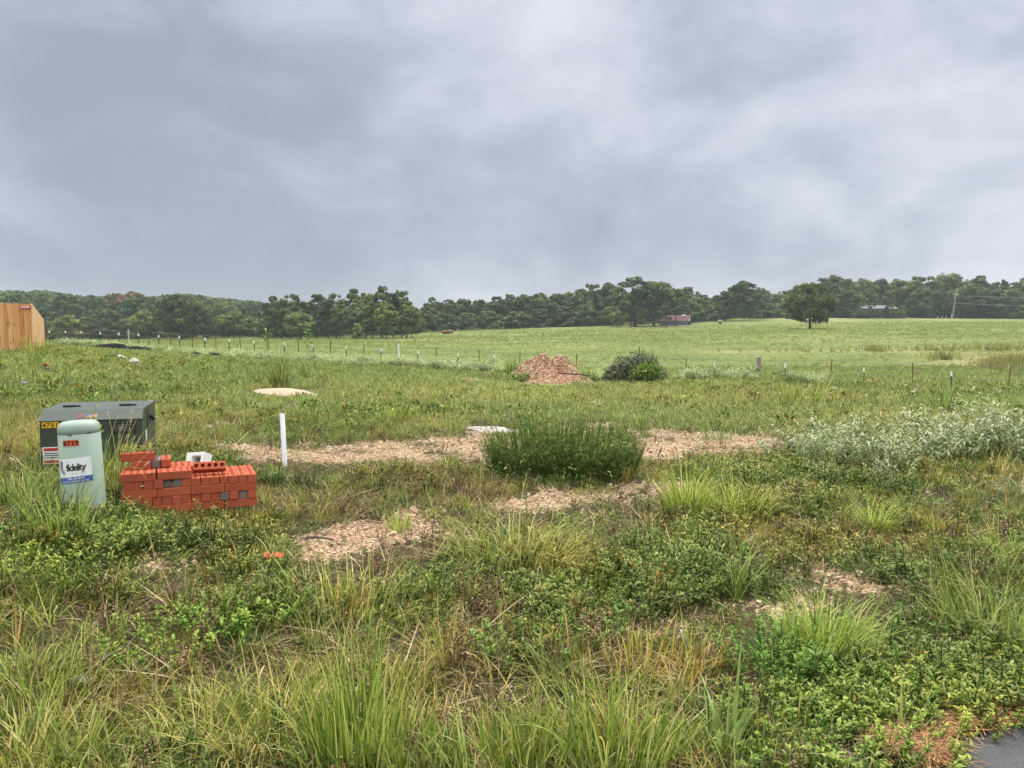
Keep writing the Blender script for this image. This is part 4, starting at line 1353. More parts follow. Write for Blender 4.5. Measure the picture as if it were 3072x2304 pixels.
# ------------------------------------------------------------------ telephone pedestal
def pedestal():
    Y = 5.25
    p = at(237, Y)
    H = CAMZ+float(ray(228, 1262)[1])*Y-p.z
    o = thing('utility_pedestal', 'pale sage green plastic cable pedestal with rounded top and white label, beside the bricks', 'pedestal', p, 0)
    o.rotation_euler = (math.radians(-1), math.radians(-2.2), math.radians(14))
    A, B, E_ = .130, .108, 3.2
    n = 64
    th = np.arange(n)*2*math.pi/n-math.pi/2
    ring = np.stack([A*np.sign(np.cos(th))*np.abs(np.cos(th))**(2/E_), B*np.sign(np.sin(th))*np.abs(np.sin(th))**(2/E_)], 1)
    seam = H*.865
    zs = [-.12, .0, seam-.002, seam-.001, seam+.001, seam+.002] + [H-.055+.055*math.sin(a) for a in np.linspace(0, math.pi/2, 7)]
    ks = [1.01, 1.0, .965, .957, .957, .967] + [1-.36*(1-math.cos(a)) for a in np.linspace(0, math.pi/2, 7)]
    ks[6:] = [.967*(1-.34*(1-math.cos(a))) for a in np.linspace(0, math.pi/2, 7)]
    zs.append(H+.003); ks.append(.35); zs.append(H+.004); ks.append(.02)
    plastic = plain('sage_plastic', (.275, .350, .280), .45, .35, var=.07, scale=5)
    # body below the seam, cap above
    def shell(i0, i1, name, cap):
        m = MB()
        v = np.concatenate([np.concatenate([ring*k, np.full((n, 1), z)], 1) for z, k in zip(zs[i0:i1], ks[i0:i1])])
        f = [(i*n+k, i*n+(k+1) % n, (i+1)*n+(k+1) % n, (i+1)*n+k) for i in range(i1-i0-1) for k in range(n)]
        if cap: f.append(tuple((i1-i0-1)*n+k for k in range(n)))
        m.add(v, f)
        ob = m.build(name, plastic, o, True)
        return ob
    shell(0, 4, 'body', True); shell(3, len(zs), 'cap', True)
    # arc-length map of the front
    def surf(s, z, off):
        """s metres along the outline from the middle of the front, to the right"""
        kz = np.interp(z, [0, seam], [1, .965])
        R = ring
        d = np.linalg.norm(np.diff(np.concatenate([R, R[:1]]), axis=0), axis=1)
        cum = np.concatenate([[0], np.cumsum(d)]); T = cum[-1]
        s = np.asarray(s) % T
        P = np.concatenate([R, R[:1]])
        x = np.interp(s, cum, P[:, 0]); y = np.interp(s, cum, P[:, 1])
        x2 = np.interp((s+.002) % T, cum, P[:, 0]); y2 = np.interp((s+.002) % T, cum, P[:, 1])
        tx, ty = x2-x, y2-y; ll = np.hypot(tx, ty)+1e-9
        return np.stack([x*kz+ty/ll*off, y*kz-tx/ll*off, np.broadcast_to(z, x.shape)], 1)
    def patch(s0, s1, z0, z1, off, name, mat, parent, shear=0.0, ns=14):
        m = MB(); ss = np.linspace(s0, s1, ns)
        v = np.concatenate([surf(ss, z0+shear*(ss-s0), off), surf(ss, z1+shear*(ss-s0), off)])
        m.add(v, [(i, i+1, ns+i+1, ns+i) for i in range(ns-1)])
        return m.build(name, mat, parent)
    def ink(txt, sc, zc_, hgt, off, name, mat, parent, bold=0, cond=1, shear=0.0, s0=0, sp=1.0):
        v, f = text_mesh(txt, hgt, bold, cond, sp)
        m = MB(); m.add(surf(v[:, 0]+sc, zc_+v[:, 1]+shear*(v[:, 0]+sc-s0), off), f)
        return m.build(name, mat, parent)
    # orange number tags 8729
    zt = seam-.055
    for i, ch in enumerate('8729'):
        s0 = -.078+i*.0255
        tg = patch(s0, s0+.0250, zt-.020, zt+.020, .0022, 'number_tag', orange_tag, o, 0, 5)
        ink(ch, s0+.0122, zt, .0285, .0040, 'digit', black_ink, tg, .028, .95)
    # the white label
    L0, L1, z0, z1, sh = -.118, .092, H*.345, H*.605, .06
    lb = patch(L0, L1, z0, z1, .0018, 'label', white_tag, o, sh)
    patch(L0, L1, z0, z0+.038, .0030, 'blue_band', blue_tag, lb, sh)
    ink('fidelity', -.004, z0+.096, .046, .0032, 'wordmark', black_ink, lb, .022, .86, sh, L0, .86)
    ink('1-800-392-8070', -.014, z0+.026, .0125, .0042, 'phone_number', white_tag, lb, .015, .98, sh, L0)
    ink('FIDELITYCOMMUNICATIONS.COM', -.012, z0+.008, .0085, .0042, 'web_address', white_tag, lb, .01, .86, sh, L0)
    ink('COMMUNICATIONS', .004, z0+.060, .005, .0032, 'tagline', plain('grey_ink', (.25, .25, .27), .5), lb, 0, 1, sh, L0, 1.3)
    m = MB()
    for k, (dx, w_) in enumerate(((0, .006), (.0085, .005), (.0155, .004))):
        a_ = np.linspace(0, 1, 9)
        s_ = L0+.008+dx+.035*np.clip(a_-.45, 0, 1)**2*1.7
        z_ = z1-.012-a_*.088
        v = np.concatenate([surf(s_, z_+sh*(s_-L0), .0032), surf(s_+w_, z_+sh*(s_-L0), .0032)])
        m.add(v, [(i, 9+i, 10+i, i+1) for i in range(8)])
    m.build('emblem', plain('emblem_grey', (.16, .18, .23), .5), lb)
    # lock cup near the base and a scratch
    for s_, z_, r_ in ((.02, .085, .014), (.055, .0, .012)):
        c = surf(np.array([s_]), np.array([z_]), .0)[0]
        m = MB(); m.tube([(c[0], c[1]+.004, c[2]), (c[0], c[1]-.008, c[2])], r_, 14); l_ = m.build('lock_cup', plastic, o, False)
        m = MB(); m.tube([(c[0], c[1]-.0075, c[2]), (c[0], c[1]-.0095, c[2])], r_*.7, 12); m.build('keyhole', black_ink, l_)
    patch(.075, .098, seam+.002, seam+.006, .004, 'latch_slot', black_ink, o, .1, 5)
    patch(-.045, -.015, seam-.006, seam-.001, .003, 'latch_slot', black_ink, o, .0, 5)
pedestal()

# ------------------------------------------------------------------ bricks
BL, BW, BH = .2275, .0630, .0604
def brick_mat(name, col, grey=False):
    t = MT(name)
    p = t.obj()
    oi = t.n('ShaderNodeObjectInfo').outputs['Random']
    f = t.noise(p, 18, 5, .6); g = t.noise(p, 90, 3, .6)
    c = t.mix(f, tuple(x*.78 for x in col), tuple(min(1, x*1.18) for x in col))
    c = t.mix(t.math('MULTIPLY', oi, .45), c, (col[0]*.72, col[1]*.62, col[2]*.62))
    if not grey:
        c = t.mix(t.math('MULTIPLY', t.step(t.noise(p, 9, 4, .6, loc=(3, 1, 7)), .60, .75), .35), c, (.46, .25, .17))
    return t.done(t.bsdf(c, .85, .2, 0, t.bump(g, .25, .004)))
red_b = brick_mat('terracotta', (.385, .090, .043))
grey_b = brick_mat('grey_brick', (.17, .135, .118), True)
brick_me = {}
def brick_mesh(grooved=False, grey=False):
    key = (grooved, grey)
    if key in brick_me: return brick_me[key]
    m = MB()
    hx, hy = BL/2, BW/2
    ch = .0035
    nh = 5
    cell = BL/nh
    for face, z in ((0, BH), (1, 0)):
        for i in range(nh):
            cx = -hx+cell*(i+.5)
            xa, xb, yb = max(cx-cell/2, -hx+ch), min(cx+cell/2, hx-ch), hy-ch
            per = [(xa, -yb), (cx, -yb), (xb, -yb), (xb, 0), (xb, yb), (cx, yb), (xa, yb), (xa, 0)]
            th = [math.radians(a) for a in (225, 270, 315, 0, 45, 90, 135, 180)]
            hol = [(cx+.0150*math.cos(a), .0185*math.sin(a)) for a in th]
            v = [(x, y, z) for x, y in per]+[(x, y, z) for x, y in hol]
            f = [(k, (k+1) % 8, 8+(k+1) % 8, 8+k) for k in range(8)]
            if face: f = [q[::-1] for q in f]
            m.add(v, f)
            if face == 0:
                v = [(x, y, BH) for x, y in hol]+[(x, y, 0) for x, y in hol]
                m.add(v, [((k+1) % 8, k, 8+k, 8+(k+1) % 8)[::-1] for k in range(8)])
    # sides with worn edges
    def ring8(i_, z, clip):
        x, y = hx-i_, hy-i_
        k = ch if clip else 0
        return [(-x+k, -y, z), (x-k, -y, z), (x, -y+k, z), (x, y-k, z), (x-k, y, z), (-x+k, y, z), (-x, y-k, z), (-x, -y+k, z)]
    v = ring8(ch, 0, False)+ring8(0, ch, True)+ring8(0, BH-ch, True)+ring8(ch, BH, False)
    m.add(v, [(i*8+k, i*8+(k+1) % 8, i*8+8+(k+1) % 8, i*8+8+k) for i in range(3) for k in range(8)])
    if grooved:
        hx -= ch; hy += .0022
        xs = [-hx]; nb = 10
        for i in range(1, nb):
            x = -hx+2*hx*i/nb
            xs += [x-.0022, x-.0012, x+.0012, x+.0022]
        xs.append(hx)
        ys = [-hy]+[v_ for i in range(1, nb) for v_ in (-hy, -hy+.0035, -hy+.0035, -hy)]+[-hy]
        n = len(xs)
        v = [(x, y, ch) for x, y in zip(xs, ys)]+[(x, y, BH-ch) for x, y in zip(xs, ys)]
        m.add(v, [(i, i+1, n+i+1, n+i) for i in range(n-1)])
    brick_me[key] = m.mesh('brick', grey_b if grey else red_b)
    return brick_me[key]

def bricks():
    P0 = at(350, 5.42)
    P0.z = CAMZ-1.284
    ang = math.radians(24)
    base = Matrix.Translation(P0) @ Matrix.Rotation(ang, 4, 'Z')
    r = random.Random(4)
    G = 'bricks of the stacked pile'
    def put(x, y, k, header, label, grooved=False, grey=False, dz=0, rz=0, extra=None, nolab=False):
        """x, y = the near left corner in the pile's frame, k = course"""
        o = link('brick', brick_mesh(grooved, grey))
        z = k*(BH+.0008)+dz
        if header:
            L_ = Matrix.Translation((x+BW/2, y+BL/2, z)) @ Matrix.Rotation(math.pi/2+rz, 4, 'Z')
        else:
            L_ = Matrix.Translation((x+BL/2, y+BW/2, z)) @ Matrix.Rotation(rz, 4, 'Z')
        if extra is not None:
            L_ = L_ @ extra
        o.matrix_world = base @ L_
        tag(o, label, 'brick', G)
        return o
    j = lambda a: r.uniform(-a, a)
    P = .0656
    # course 1: stretchers, mostly sunk in the weeds; a second row behind
    for i in range(4):
        put(i*.2295+j(.003), j(.004), 0, False, f'red brick laid lengthwise in the lowest course of the pile, {ORD[i]} from the left', grooved=(i == 2))
        if i in (0, 3):
            put(i*.2295, .072, 0, False, 'red brick in the hidden rear of the lowest course of the pile')
    # course 2: headers all along
    for i in range(14):
        gr = i in (10, 12)
        put(i*P+j(.0015), j(.005), 1, True, f'{"greyish" if gr else "red"} brick end in the second course up, {ORD[i]} from the left', grey=gr)
    # course 3: stretchers
    for i, gvd in enumerate((False, False, True, False)):
        put(i*.2295+j(.002), j(.004)-.002, 2, False, ['plain red brick laid lengthwise in the middle course, first from the left', 'plain red brick in the middle course under the two tilted grey ends',
            'ribbed red brick in the middle course, left of the plain one at the right end', 'plain red brick at the right end of the middle course'][i], grooved=gvd)
        if i in (0, 3):
            for yy in (.072, .142):
                put(i*.2295, yy, 2, False, 'red brick in the hidden rear of the middle course of the pile')
    # course 4: headers, two grey ones tilted; on the right two deep
    for i in range(14):
        gr = i in (4, 5)
        x = i*P+(.012 if i < 4 else 0)+j(.0015)
        if i == 0: x += .004
        rzv = 0; ex = None
        if i == 4: ex = Matrix.Rotation(math.radians(-7), 4, 'X'); x += .004
        if i == 5: ex = Matrix.Rotation(math.radians(3), 4, 'X'); x += .006
        lab = {4: 'grey brick end sagging askew in the gap of the fourth course, left of the two', 5: 'grey brick end in the fourth course, right of the two grey ones'}.get(
            i, f'red brick end in the fourth course up, {ORD[i]} from the left')
        put(x, j(.006)+(.012 if gr else 0), 3, True, lab, grey=gr, extra=ex, dz=-.0 if not gr else .002)
        put(i*P+j(.0015), .232+j(.004), 3, True, f'red brick lying behind the fourth-course ends, {ORD[i]} from the left')
    # course 5: stretchers over the left half, seven deep
    for jy in range(7):
        for i in range(2):
            if jy >= 6 and i == 0: continue
            put(i*.2305+j(.002)+(.004 if i else -.006)+.012*(jy > 2), jy*.0655+j(.002), 4, False,
                f'{"ribbed " if jy == 0 else ""}red brick flat on top of the pile, {"left" if i == 0 else "right"} column, {ORD[jy]} row from the front', grooved=(jy == 0))
    # course 6: short row of headers
    xs = (.062, .1275, .194, .262)
    for i in range(4):
        put(xs[i], .17+(.02 if i == 2 else 0), 5, True, ['red brick end under the left half of the topmost brick', 'red brick end second of four under the topmost brick', 'grey brick end in the short row near the top',
            'red brick end at the right of the short row near the top'][i], grey=(i == 2), dz=.006 if i == 3 else 0, rz=j(.02))
    put(-.012, .185, 6, False, 'topmost red brick laid lengthwise with dry weeds on it', rz=.06)
    # two odd bricks on the right part
    put(.468, .21, 4, False, 'red brick lying holes up behind the tilted brick on the pile', rz=.03)
    put(.480, .085, 4, False, 'red brick tilted on its side on the pile, holes showing', rz=-.14, dz=.055, extra=Matrix.Rotation(math.radians(62), 4, 'X') @ Matrix.Translation((0, 0, -.02)))
    # loose fragments
    def frag(px, py, label, s, rz, rx=0):
        p = hit(px, py)
        m = MB()
        n = 4
        for i in range(n):
            m.box(-.05+.027*i, -.05+.027*i+.0265, -.03, .03, -.01, .05-.004*(i % 2))
        o = m.build('brick_fragment', red_b); o.location = p+Vector((0, 0, .008)); o.rotation_euler = (rx, 0.05, rz); o.scale = (s, s, s)
        tag(o, label, 'brick fragment', 'loose brick pieces on the ground')
    frag(818, 1692, 'broken half brick lying alone at the tip of the gravel patch', 1.15, .2, .2)
    frag(687, 1552, 'small orange-red brick chip in the weeds right of the pile', .6, .8, .3)
bricks()

# ------------------------------------------------------------------ white pipe, plastic frame, rubbish
def pvc():
    Y = 7.9; p = at(848, Y); H = CAMZ+float(ray(843, 1241)[1])*Y-p.z
    m = MB(); n = 20; th = np.arange(n)*2*math.pi/n
    R = .024; t = .004
    rings = [(R, -.2), (R, H), (R-t, H), (R-t, H-.12)]
    v = np.concatenate([np.stack([a*np.cos(th), a*np.sin(th), np.full(n, z)], 1) for a, z in rings])
    m.add(v, [(i*n+k, i*n+(k+1) % n, (i+1)*n+(k+1) % n, (i+1)*n+k) for i in range(3) for k in range(n)]+[tuple(3*n+k for k in range(n))])
    o = m.build('pipe', plain('white_pvc', (.72, .74, .78), .4, .4, var=.05), None, False); o.location = p; o.rotation_euler = (.01, -.035, 0)
    for q in o.data.polygons: q.use_smooth = len(q.vertices) == 4
    tag(o, 'white plastic pipe standing upright out of the weeds right of the brick pile', 'pipe')
pvc()
def frame():
    Y = 6.25; p = at(582, Y); z = CAMZ+float(ray(582, 1392)[1])*Y
    o = thing('plastic_housing', 'broken white plastic box frame standing tilted behind the brick pile', 'plastic box', (p.x, p.y, z-.03), -.25)
    o.rotation_euler = (math.radians(-24), math.radians(-6), -.3)
    wm_ = plain('dirty_white_plastic', (.80, .82, .76), .45, .35, var=.08)
    m = MB()
    w, h, d = .085, .118, .05
    a, b_, c = -.028, .035, .05   # opening
    m.box(-w, a, -d, d, -.02, h); m.box(.062, w, -d, d, -.02, h); m.box(a, .062, -d, d, .088, h); m.box(a, .062, -d, d, -.02, .012)
    m.build('frame', wm_, o)
    m = MB(); m.box(a+.001, .061, d-.006, d-.002, .013, .087); m.build('inner_panel', plain('stained_plastic', (.30, .32, .20), .5, var=.4, scale=20), o)
    m = MB(); m.box(-.01, .03, -.01, d-.008, .018, .06); m.build('meter_block', plain('brown_block', (.10, .08, .05), .6), o)
    p2 = at(632, 6.1); z2 = CAMZ+float(ray(632, 1392)[1])*6.1
    m = MB(); th = np.linspace(0, math.pi/2, 6)
    m.tube([(0, 0, -.04)]+[(0, 0, .02*math.sin(t)) for t in th], [.016]+[.016*max(.08, math.cos(t)) for t in th], 12)
    k = m.build('cap', wm_, None, True); k.location = (p2.x, p2.y, z2+.005)
    tag(k, 'small white rounded plastic cap behind the bricks, right of the white frame', 'cap')
frame()
def rubbish(px, py, w, h, label, name, col, seed):
    p = hit(px, py); k = mpp(p.y)
    r = np.random.default_rng(seed)
    m = MB(); n = 9
    X, Yy = np.meshgrid(np.linspace(-1, 1, n), np.linspace(-1, 1, n))
    Z = .5*r.uniform(0, 1, (n, n))*(1-X**2)*(1-Yy**2)+.05
    v = np.stack([X*w*k/2*(1+.15*r.normal(0, 1, (n, n))), Yy*w*k/3, Z*h*k*2.2], -1).reshape(-1, 3)
    i = np.arange(n*n).reshape(n, n)
    m.add(v, np.stack([i[:-1, :-1], i[:-1, 1:], i[1:, 1:], i[1:, :-1]], -1).reshape(-1, 4))
    o = m.build(name, plain(label[:12]+' film', col, .35, .5)); o.location = p+Vector((0, 0, .03))
    tag(o, label, 'litter')
    return o
rubbish(795, 1722, 42, 12, 'crumpled pale blue-white plastic scrap just in front of the half brick', 'plastic_scrap', (.55, .60, .66), 1)
rubbish(245, 2062, 60, 20, 'crumpled clear plastic bag in the tall grass at the lower left', 'plastic_bag', (.42, .43, .44), 2)
rubbish(2052, 1815, 18, 10, 'tiny lilac plastic scrap in the weeds left of the lower right gravel', 'plastic_scrap', (.5, .48, .62), 3)

# ------------------------------------------------------------------ rocks, slab, sand
def rock(px, py, w, h, label, col, seed, flat=1.0, name='rock', cat='rock', grp=None, Y=None):
    p = hit(px, py) if Y is None else at(px, Y)
    k = mpp(p.y); r = np.random.default_rng(seed)
    import bmesh
    bm = bmesh.new(); bmesh.ops.create_icosphere(bm, subdivisions=3, radius=1)
    ph = r.uniform(0, 6, 9)
    cuts = [(Vector(r.normal(0, 1, 3)).normalized(), r.uniform(.62, .92)) for _ in range(9)]
    for v in bm.verts:
        c = v.co.copy()
        for n_, d_ in cuts:
            q = c.dot(n_)
            if q > d_: c -= n_*(q-d_)*.92
        c *= 1+.07*math.sin(4*c.x+ph[0])+.06*math.sin(7*c.y+ph[1])+.05*math.sin(9*c.z+ph[2])
        v.co = Vector((c.x*w*k/2, c.y*w*k/2*.8, c.z*h*k*.62*flat))
    me = bpy.data.meshes.new(name); bm.to_mesh(me); bm.free()
    t = MT(name+'_stone'); pp = t.obj()
    f = t.noise(pp, 6/(w*k), 6, .65)
    me.materials.append(t.done(t.bsdf(t.mix(t.step(f, .35, .65), tuple(x*.55 for x in col), col), .9, .15, 0, t.bump(f, .6, .03*w*k))))
    o = link(name, me); o.location = p+Vector((0, 0, h*k*.28)); o.rotation_euler = (r.uniform(-.2, .2), r.uniform(-.2, .2), r.uniform(0, 6))
    return tag(o, label, cat, grp)
GB = 'pale boulders in the weeds on the left'
rock(365, 1083, 34, 22, 'whitish boulder in the left weeds, upper left one of the pair', (.44, .41, .34), 1, grp=GB)
rock(402, 1096, 38, 24, 'larger whitish boulder, lower right one of the pair', (.46, .43, .36), 2, grp=GB)
rock(330, 1111, 16, 8, 'small tan stone below the pair of white boulders', (.50, .38, .26), 3, grp=GB)
rock(222, 1067, 20, 12, 'dark grey rock in the weeds just right of the wooden fence', (.09, .095, .11), 4, grp=GB)
rock(135, 1112, 30, 11, 'dark flat rock lying below the reddish stones near the wooden fence', (.07, .075, .09), 5, grp=GB)
rock(140, 1100, 22, 14, 'reddish tan stone near the wooden fence', (.42, .20, .11), 6, grp=GB)
rock(600, 1094, 14, 9, 'small grey-brown stone in the grass below the silt fence scrap', (.20, .17, .14), 7, grp=GB)
rock(640, 1091, 12, 6, 'small white stone in the grass right of the grey-brown one', (.62, .58, .52), 8, grp=GB)
rock(455, 1128, 34, 16, 'jumble of dark mottled rock in the grass above the transformer', (.16, .13, .11), 9, grp=GB)
rock(68, 1157, 26, 16, 'dark and white mottled rock in the grass left of the transformer', (.24, .22, .21), 10, grp=GB)
GC = 'stones lying on the gravel'
rock(974, 1603, 26, 20, 'pale angular stone standing up at the left of the near gravel patch', (.58, .46, .36), 11, grp=GC)
rock(1238, 1530, 22, 14, 'tan stone behind the small round tuft on the near gravel patch', (.60, .42, .26), 12, grp=GC)
rock(412, 1735, 20, 12, 'white cobble on the small gravel strip at the left', (.62, .58, .54), 13, grp=GC)
rock(356, 1752, 22, 11, 'grey-white cobble at the left tip of the small gravel strip', (.52, .49, .45), 14, grp=GC)
rock(2276, 1808, 24, 10, 'flat yellowish stone in the weeds right of centre', (.60, .48, .30), 15, grp=GC)
rock(2868, 1422, 24, 16, 'pinkish white lump of rock at the right, below the silvery weeds', (.66, .54, .52), 16, grp=GC)
rock(2880, 1446, 34, 9, 'flat pinkish white stone slab at the right under the lump', (.60, .50, .44), 17, grp=GC)
rock(2046, 1900, 22, 12, 'white stone in the lower right weeds near the dry grass', (.60, .55, .50), 18, grp=GC)
rock(2050, 1920, 24, 10, 'mottled grey stone just below the white stone', (.40, .36, .33), 19, grp=GC)
rock(2396, 1850, 24, 12, 'pale stone at the edge of the light green grass clump, lower right', (.58, .50, .42), 20, grp=GC)
rock(1655, 1280, 16, 9, 'small pale rock right behind the dark green bush', (.55, .45, .38), 21, grp=GC)

def lens(name, pxc, py, wpx, dpx_y0, dpx_y1, hgt, col, label, cat, seed, rough=.9, flat=2.0):
    """low mound or slab: outline in the photo laid on the ground"""
    pa, pb = hit(pxc, dpx_y1), hit(pxc, dpx_y0)
    c = (pa+pb)/2; k = mpp(c.y); a = wpx*k/2; b = max((pb.y-pa.y)/2, .3)
    r = np.random.default_rng(seed)
    m = MB(); n, R = 48, 10
    th = np.arange(n)*2*math.pi/n
    edge = 1+.10*np.sin(2*th+r.uniform(0, 6))+.06*np.sin(5*th+r.uniform(0, 6))
    v = []
    for i in range(R+1):
        q = i/R
        x = c.x+a*q*edge*np.cos(th); y = c.y+b*q*edge*np.sin(th)
        z = gz(x, y)*q**2+(c.z)*(1-q**2)+hgt*(1-q**flat)-.03*q+.02*hgt*np.sin(5*x)*np.sin(4*y)
        v.append(np.stack([x, y, z], 1))
    f = [(i*n+k_, i*n+(k_+1) % n, (i+1)*n+(k_+1) % n, (i+1)*n+k_) for i in range(R) for k_ in range(n)]
    m.add(np.concatenate(v), f)
    t = MT(name); p = t.pos(); q = t.noise(p, 5, 6, .65); q2 = t.noise(p, 60, 3, .6)
    cc = t.mix(t.step(q, .35, .7), tuple(x*.72 for x in col), col)
    o = m.build(name, t.done(t.bsdf(cc, rough, .15, 0, t.bump(q2, .5, .01))), None, True)
    return tag(o, label, cat)
lens('sand_heap', 846, 1180, 230, 1168, 1188, .12, (.44, .325, .225), 'low pale pinkish heap of sand in the grass left of centre', 'sand heap', 1, flat=2.2)
lens('concrete_slab', 1458, 1290, 204, 1277, 1303, .035, (.36, .335, .295), 'flat grey patch of spilled concrete behind the dark green bush', 'concrete slab', 2, flat=7)

# ------------------------------------------------------------------ heap of dirt and broken rock, brush pile
def chip_mesh(n, pos, nrm, smin, smax, r, mb, flat=.35):
    s = r.uniform(smin, smax, n)
    ax = r.normal(0, 1, (n, 3)); ax -= (ax*nrm).sum(1, keepdims=True)*nrm*.7; ax /= np.linalg.norm(ax, axis=1, keepdims=True)
    bx = np.cross(nrm, ax); bx /= np.linalg.norm(bx, axis=1, keepdims=True)+1e-9
    cx = np.cross(ax, bx)
    w = r.uniform(.3, .8, n)
    v = []
    for a_, b_, c_ in ((-1, -1, -1), (1, -.7, -1), (.8, 1, -1), (-1, .8, -1), (-.7, -.8, 1), (.8, -.5, 1), (.6, .8, 1), (-.8, .6, 1)):
        jit = r.normal(0, .12, (n, 3))
        v.append(pos+ax*(s*a_)[:, None]+bx*(s*w*b_)[:, None]+cx*(s*flat*c_)[:, None]+jit*s[:, None])
    v = np.stack(v, 1).reshape(-1, 3)
    b = (np.arange(n)*8)[:, None, None]
    f = np.array([(0, 3, 2, 1), (4, 5, 6, 7), (0, 1, 5, 4), (1, 2, 6, 5), (2, 3, 7, 6), (3, 0, 4, 7)])[None]
    mb.add(v, (b+f).reshape(-1, 4), np.repeat(r.uniform(0, 1, n), 8))
def stone_mat(name, stops):
    t = MT(name); c = t.ramp(t.attr('v'), stops)
    f = t.noise(t.pos(), 30, 4, .6)
    return t.done(t.bsdf(t.mix(t.math('MULTIPLY', f, .4), c, (.13, .082, .05), 'MIX'), .9, .1))
def dirt_heap():
    Y0 = 38.5; c = at(1632, Y0); k = mpp(Y0)
    r = np.random.default_rng(12)
    o = thing('dirt_heap', 'heap of reddish dirt and broken rock left of the brush pile', 'dirt heap', c)
    def prof(x):   # skyline of the heap in photo pixels
        return np.interp(x, [1525, 1545, 1570, 1600, 1625, 1640, 1655, 1690, 1720, 1745, 1765], [1118, 1104, 1088, 1073, 1058, 1053, 1069, 1058, 1079, 1106, 1124])
    nx, ny = 90, 60
    xs = np.linspace(-1.0, 1.0, nx); ys = np.linspace(-1, 1, ny)
    Xg, Yg = np.meshgrid(xs, ys)
    px = 1645+Xg*122
    X = (px-1536)*k*1.0-c.x
    X = Xg*122*k+(1645-1632)*k
    Yl = Yg*2.9-.7
    top = (1136-prof(px))*k
    main = np.maximum(top, 0)*np.clip(1-np.abs((Yl-.6)/1.6)**1.7, 0, 1)
    sm = np.clip((Yl+3.5)/2.7, 0, 1); sm = sm*sm*(3-2*sm)
    apron = .52*np.clip(1-np.abs((px-1668)/112)**3, 0, 1)*sm*(Yl < 1.2)*(.7+.6*fbm(X*1.1, Yl*1.1, 6, 3))
    Z = np.maximum(main, apron)
    Z += (.50*(fbm(X*1.2, Yl*1.2, 4, 4)-.5)+.14*(fbm(X*5, Yl*5, 9, 3)-.5))*np.clip(Z*2, 0, 1)
    Z = np.maximum(Z, 0)-.06
    gzv = gz(X+c.x, Yl+c.y)-c.z
    Zs = gzv+Z-.02
    i = np.arange(nx*ny).reshape(ny, nx)
    m = MB(); m.add(np.stack([X, Yl, Zs], -1).reshape(-1, 3), np.stack([i[:-1, :-1], i[:-1, 1:], i[1:, 1:], i[1:, :-1]], -1).reshape(-1, 4))
    t = MT('red_dirt'); f = t.noise(t.pos(), 4, 6, .65)
    m.build('earth', t.done(t.bsdf(t.ramp(f, [(.3, (.15, .065, .035)), (.6, (.28, .145, .08)), (.8, (.40, .25, .155))]), .95, .05)), o, True)
    # rock chips over it and spilled in front
    m = MB()
    n = 9000
    ii = r.integers(0, nx-1, n); jj = r.integers(0, ny-1, n)
    pos = np.stack([X[jj, ii], Yl[jj, ii], Zs[jj, ii]], 1)+r.normal(0, .02, (n, 3))
    keep = (Z[jj, ii] > .03) & (main[jj, ii] >= apron[jj, ii])
    keep2 = (Z[jj, ii] > .0) & (main[jj, ii] < apron[jj, ii])
    nv = np.stack([-np.gradient(Zs, axis=1)[jj, ii]/(X[0, 1]-X[0, 0]), -np.gradient(Zs, axis=0)[jj, ii]/(Yl[1, 0]-Yl[0, 0]), np.ones(n)], 1)+r.normal(0, .35, (n, 3))
    nv /= np.linalg.norm(nv, axis=1, keepdims=True)
    chip_mesh(int(keep.sum()), pos[keep], nv[keep], .02, .075, r, m)
    chips = stone_mat('rock_chips', [(0, (.20, .105, .065)), (.45, (.42, .265, .17)), (.75, (.57, .42, .285)), (1, (.64, .53, .40))])
    m.build('rock_chips', chips, o)
    m = MB(); chip_mesh(int(keep2.sum()), pos[keep2], nv[keep2], .02, .07, r, m)
    m.build('spilled_chips', stone_mat('spilled_chips', [(0, (.26, .13, .085)), (.45, (.44, .27, .17)), (.8, (.58, .42, .29)), (1, (.64, .50, .40))]), o)
    m = MB(); a_ = np.array([(.55, -2.3, .22), (1.2, -2.35, .20), (1.95, -2.3, .12)]); a_[:, 2] += [gz1(c.x+q[0], c.y+q[1])-c.z+.25 for q in a_]
    m.tube(a_, [.035, .04, .03], 6); m.build('buried_stick', dark_wood, o)
    p = hit(1405, 1146)
    m = MB(); n = 160; th = r.uniform(0, 6.28, n); rr = np.sqrt(r.uniform(0, 1, n))*.5
    pos = np.stack([rr*np.cos(th)*1.2, rr*np.sin(th), .18*(1-rr/.5)+.02], 1); nv = r.normal(0, .4, (n, 3)); nv[:, 2] += 1; nv /= np.linalg.norm(nv, axis=1, keepdims=True)
    chip_mesh(n, pos, nv, .02, .06, r, m)
    q = m.build('chip_pile', chips); q.location = p
    tag(q, 'tiny pile of reddish rock chips in the grass left of the dirt heap', 'chip pile')
dirt_heap()

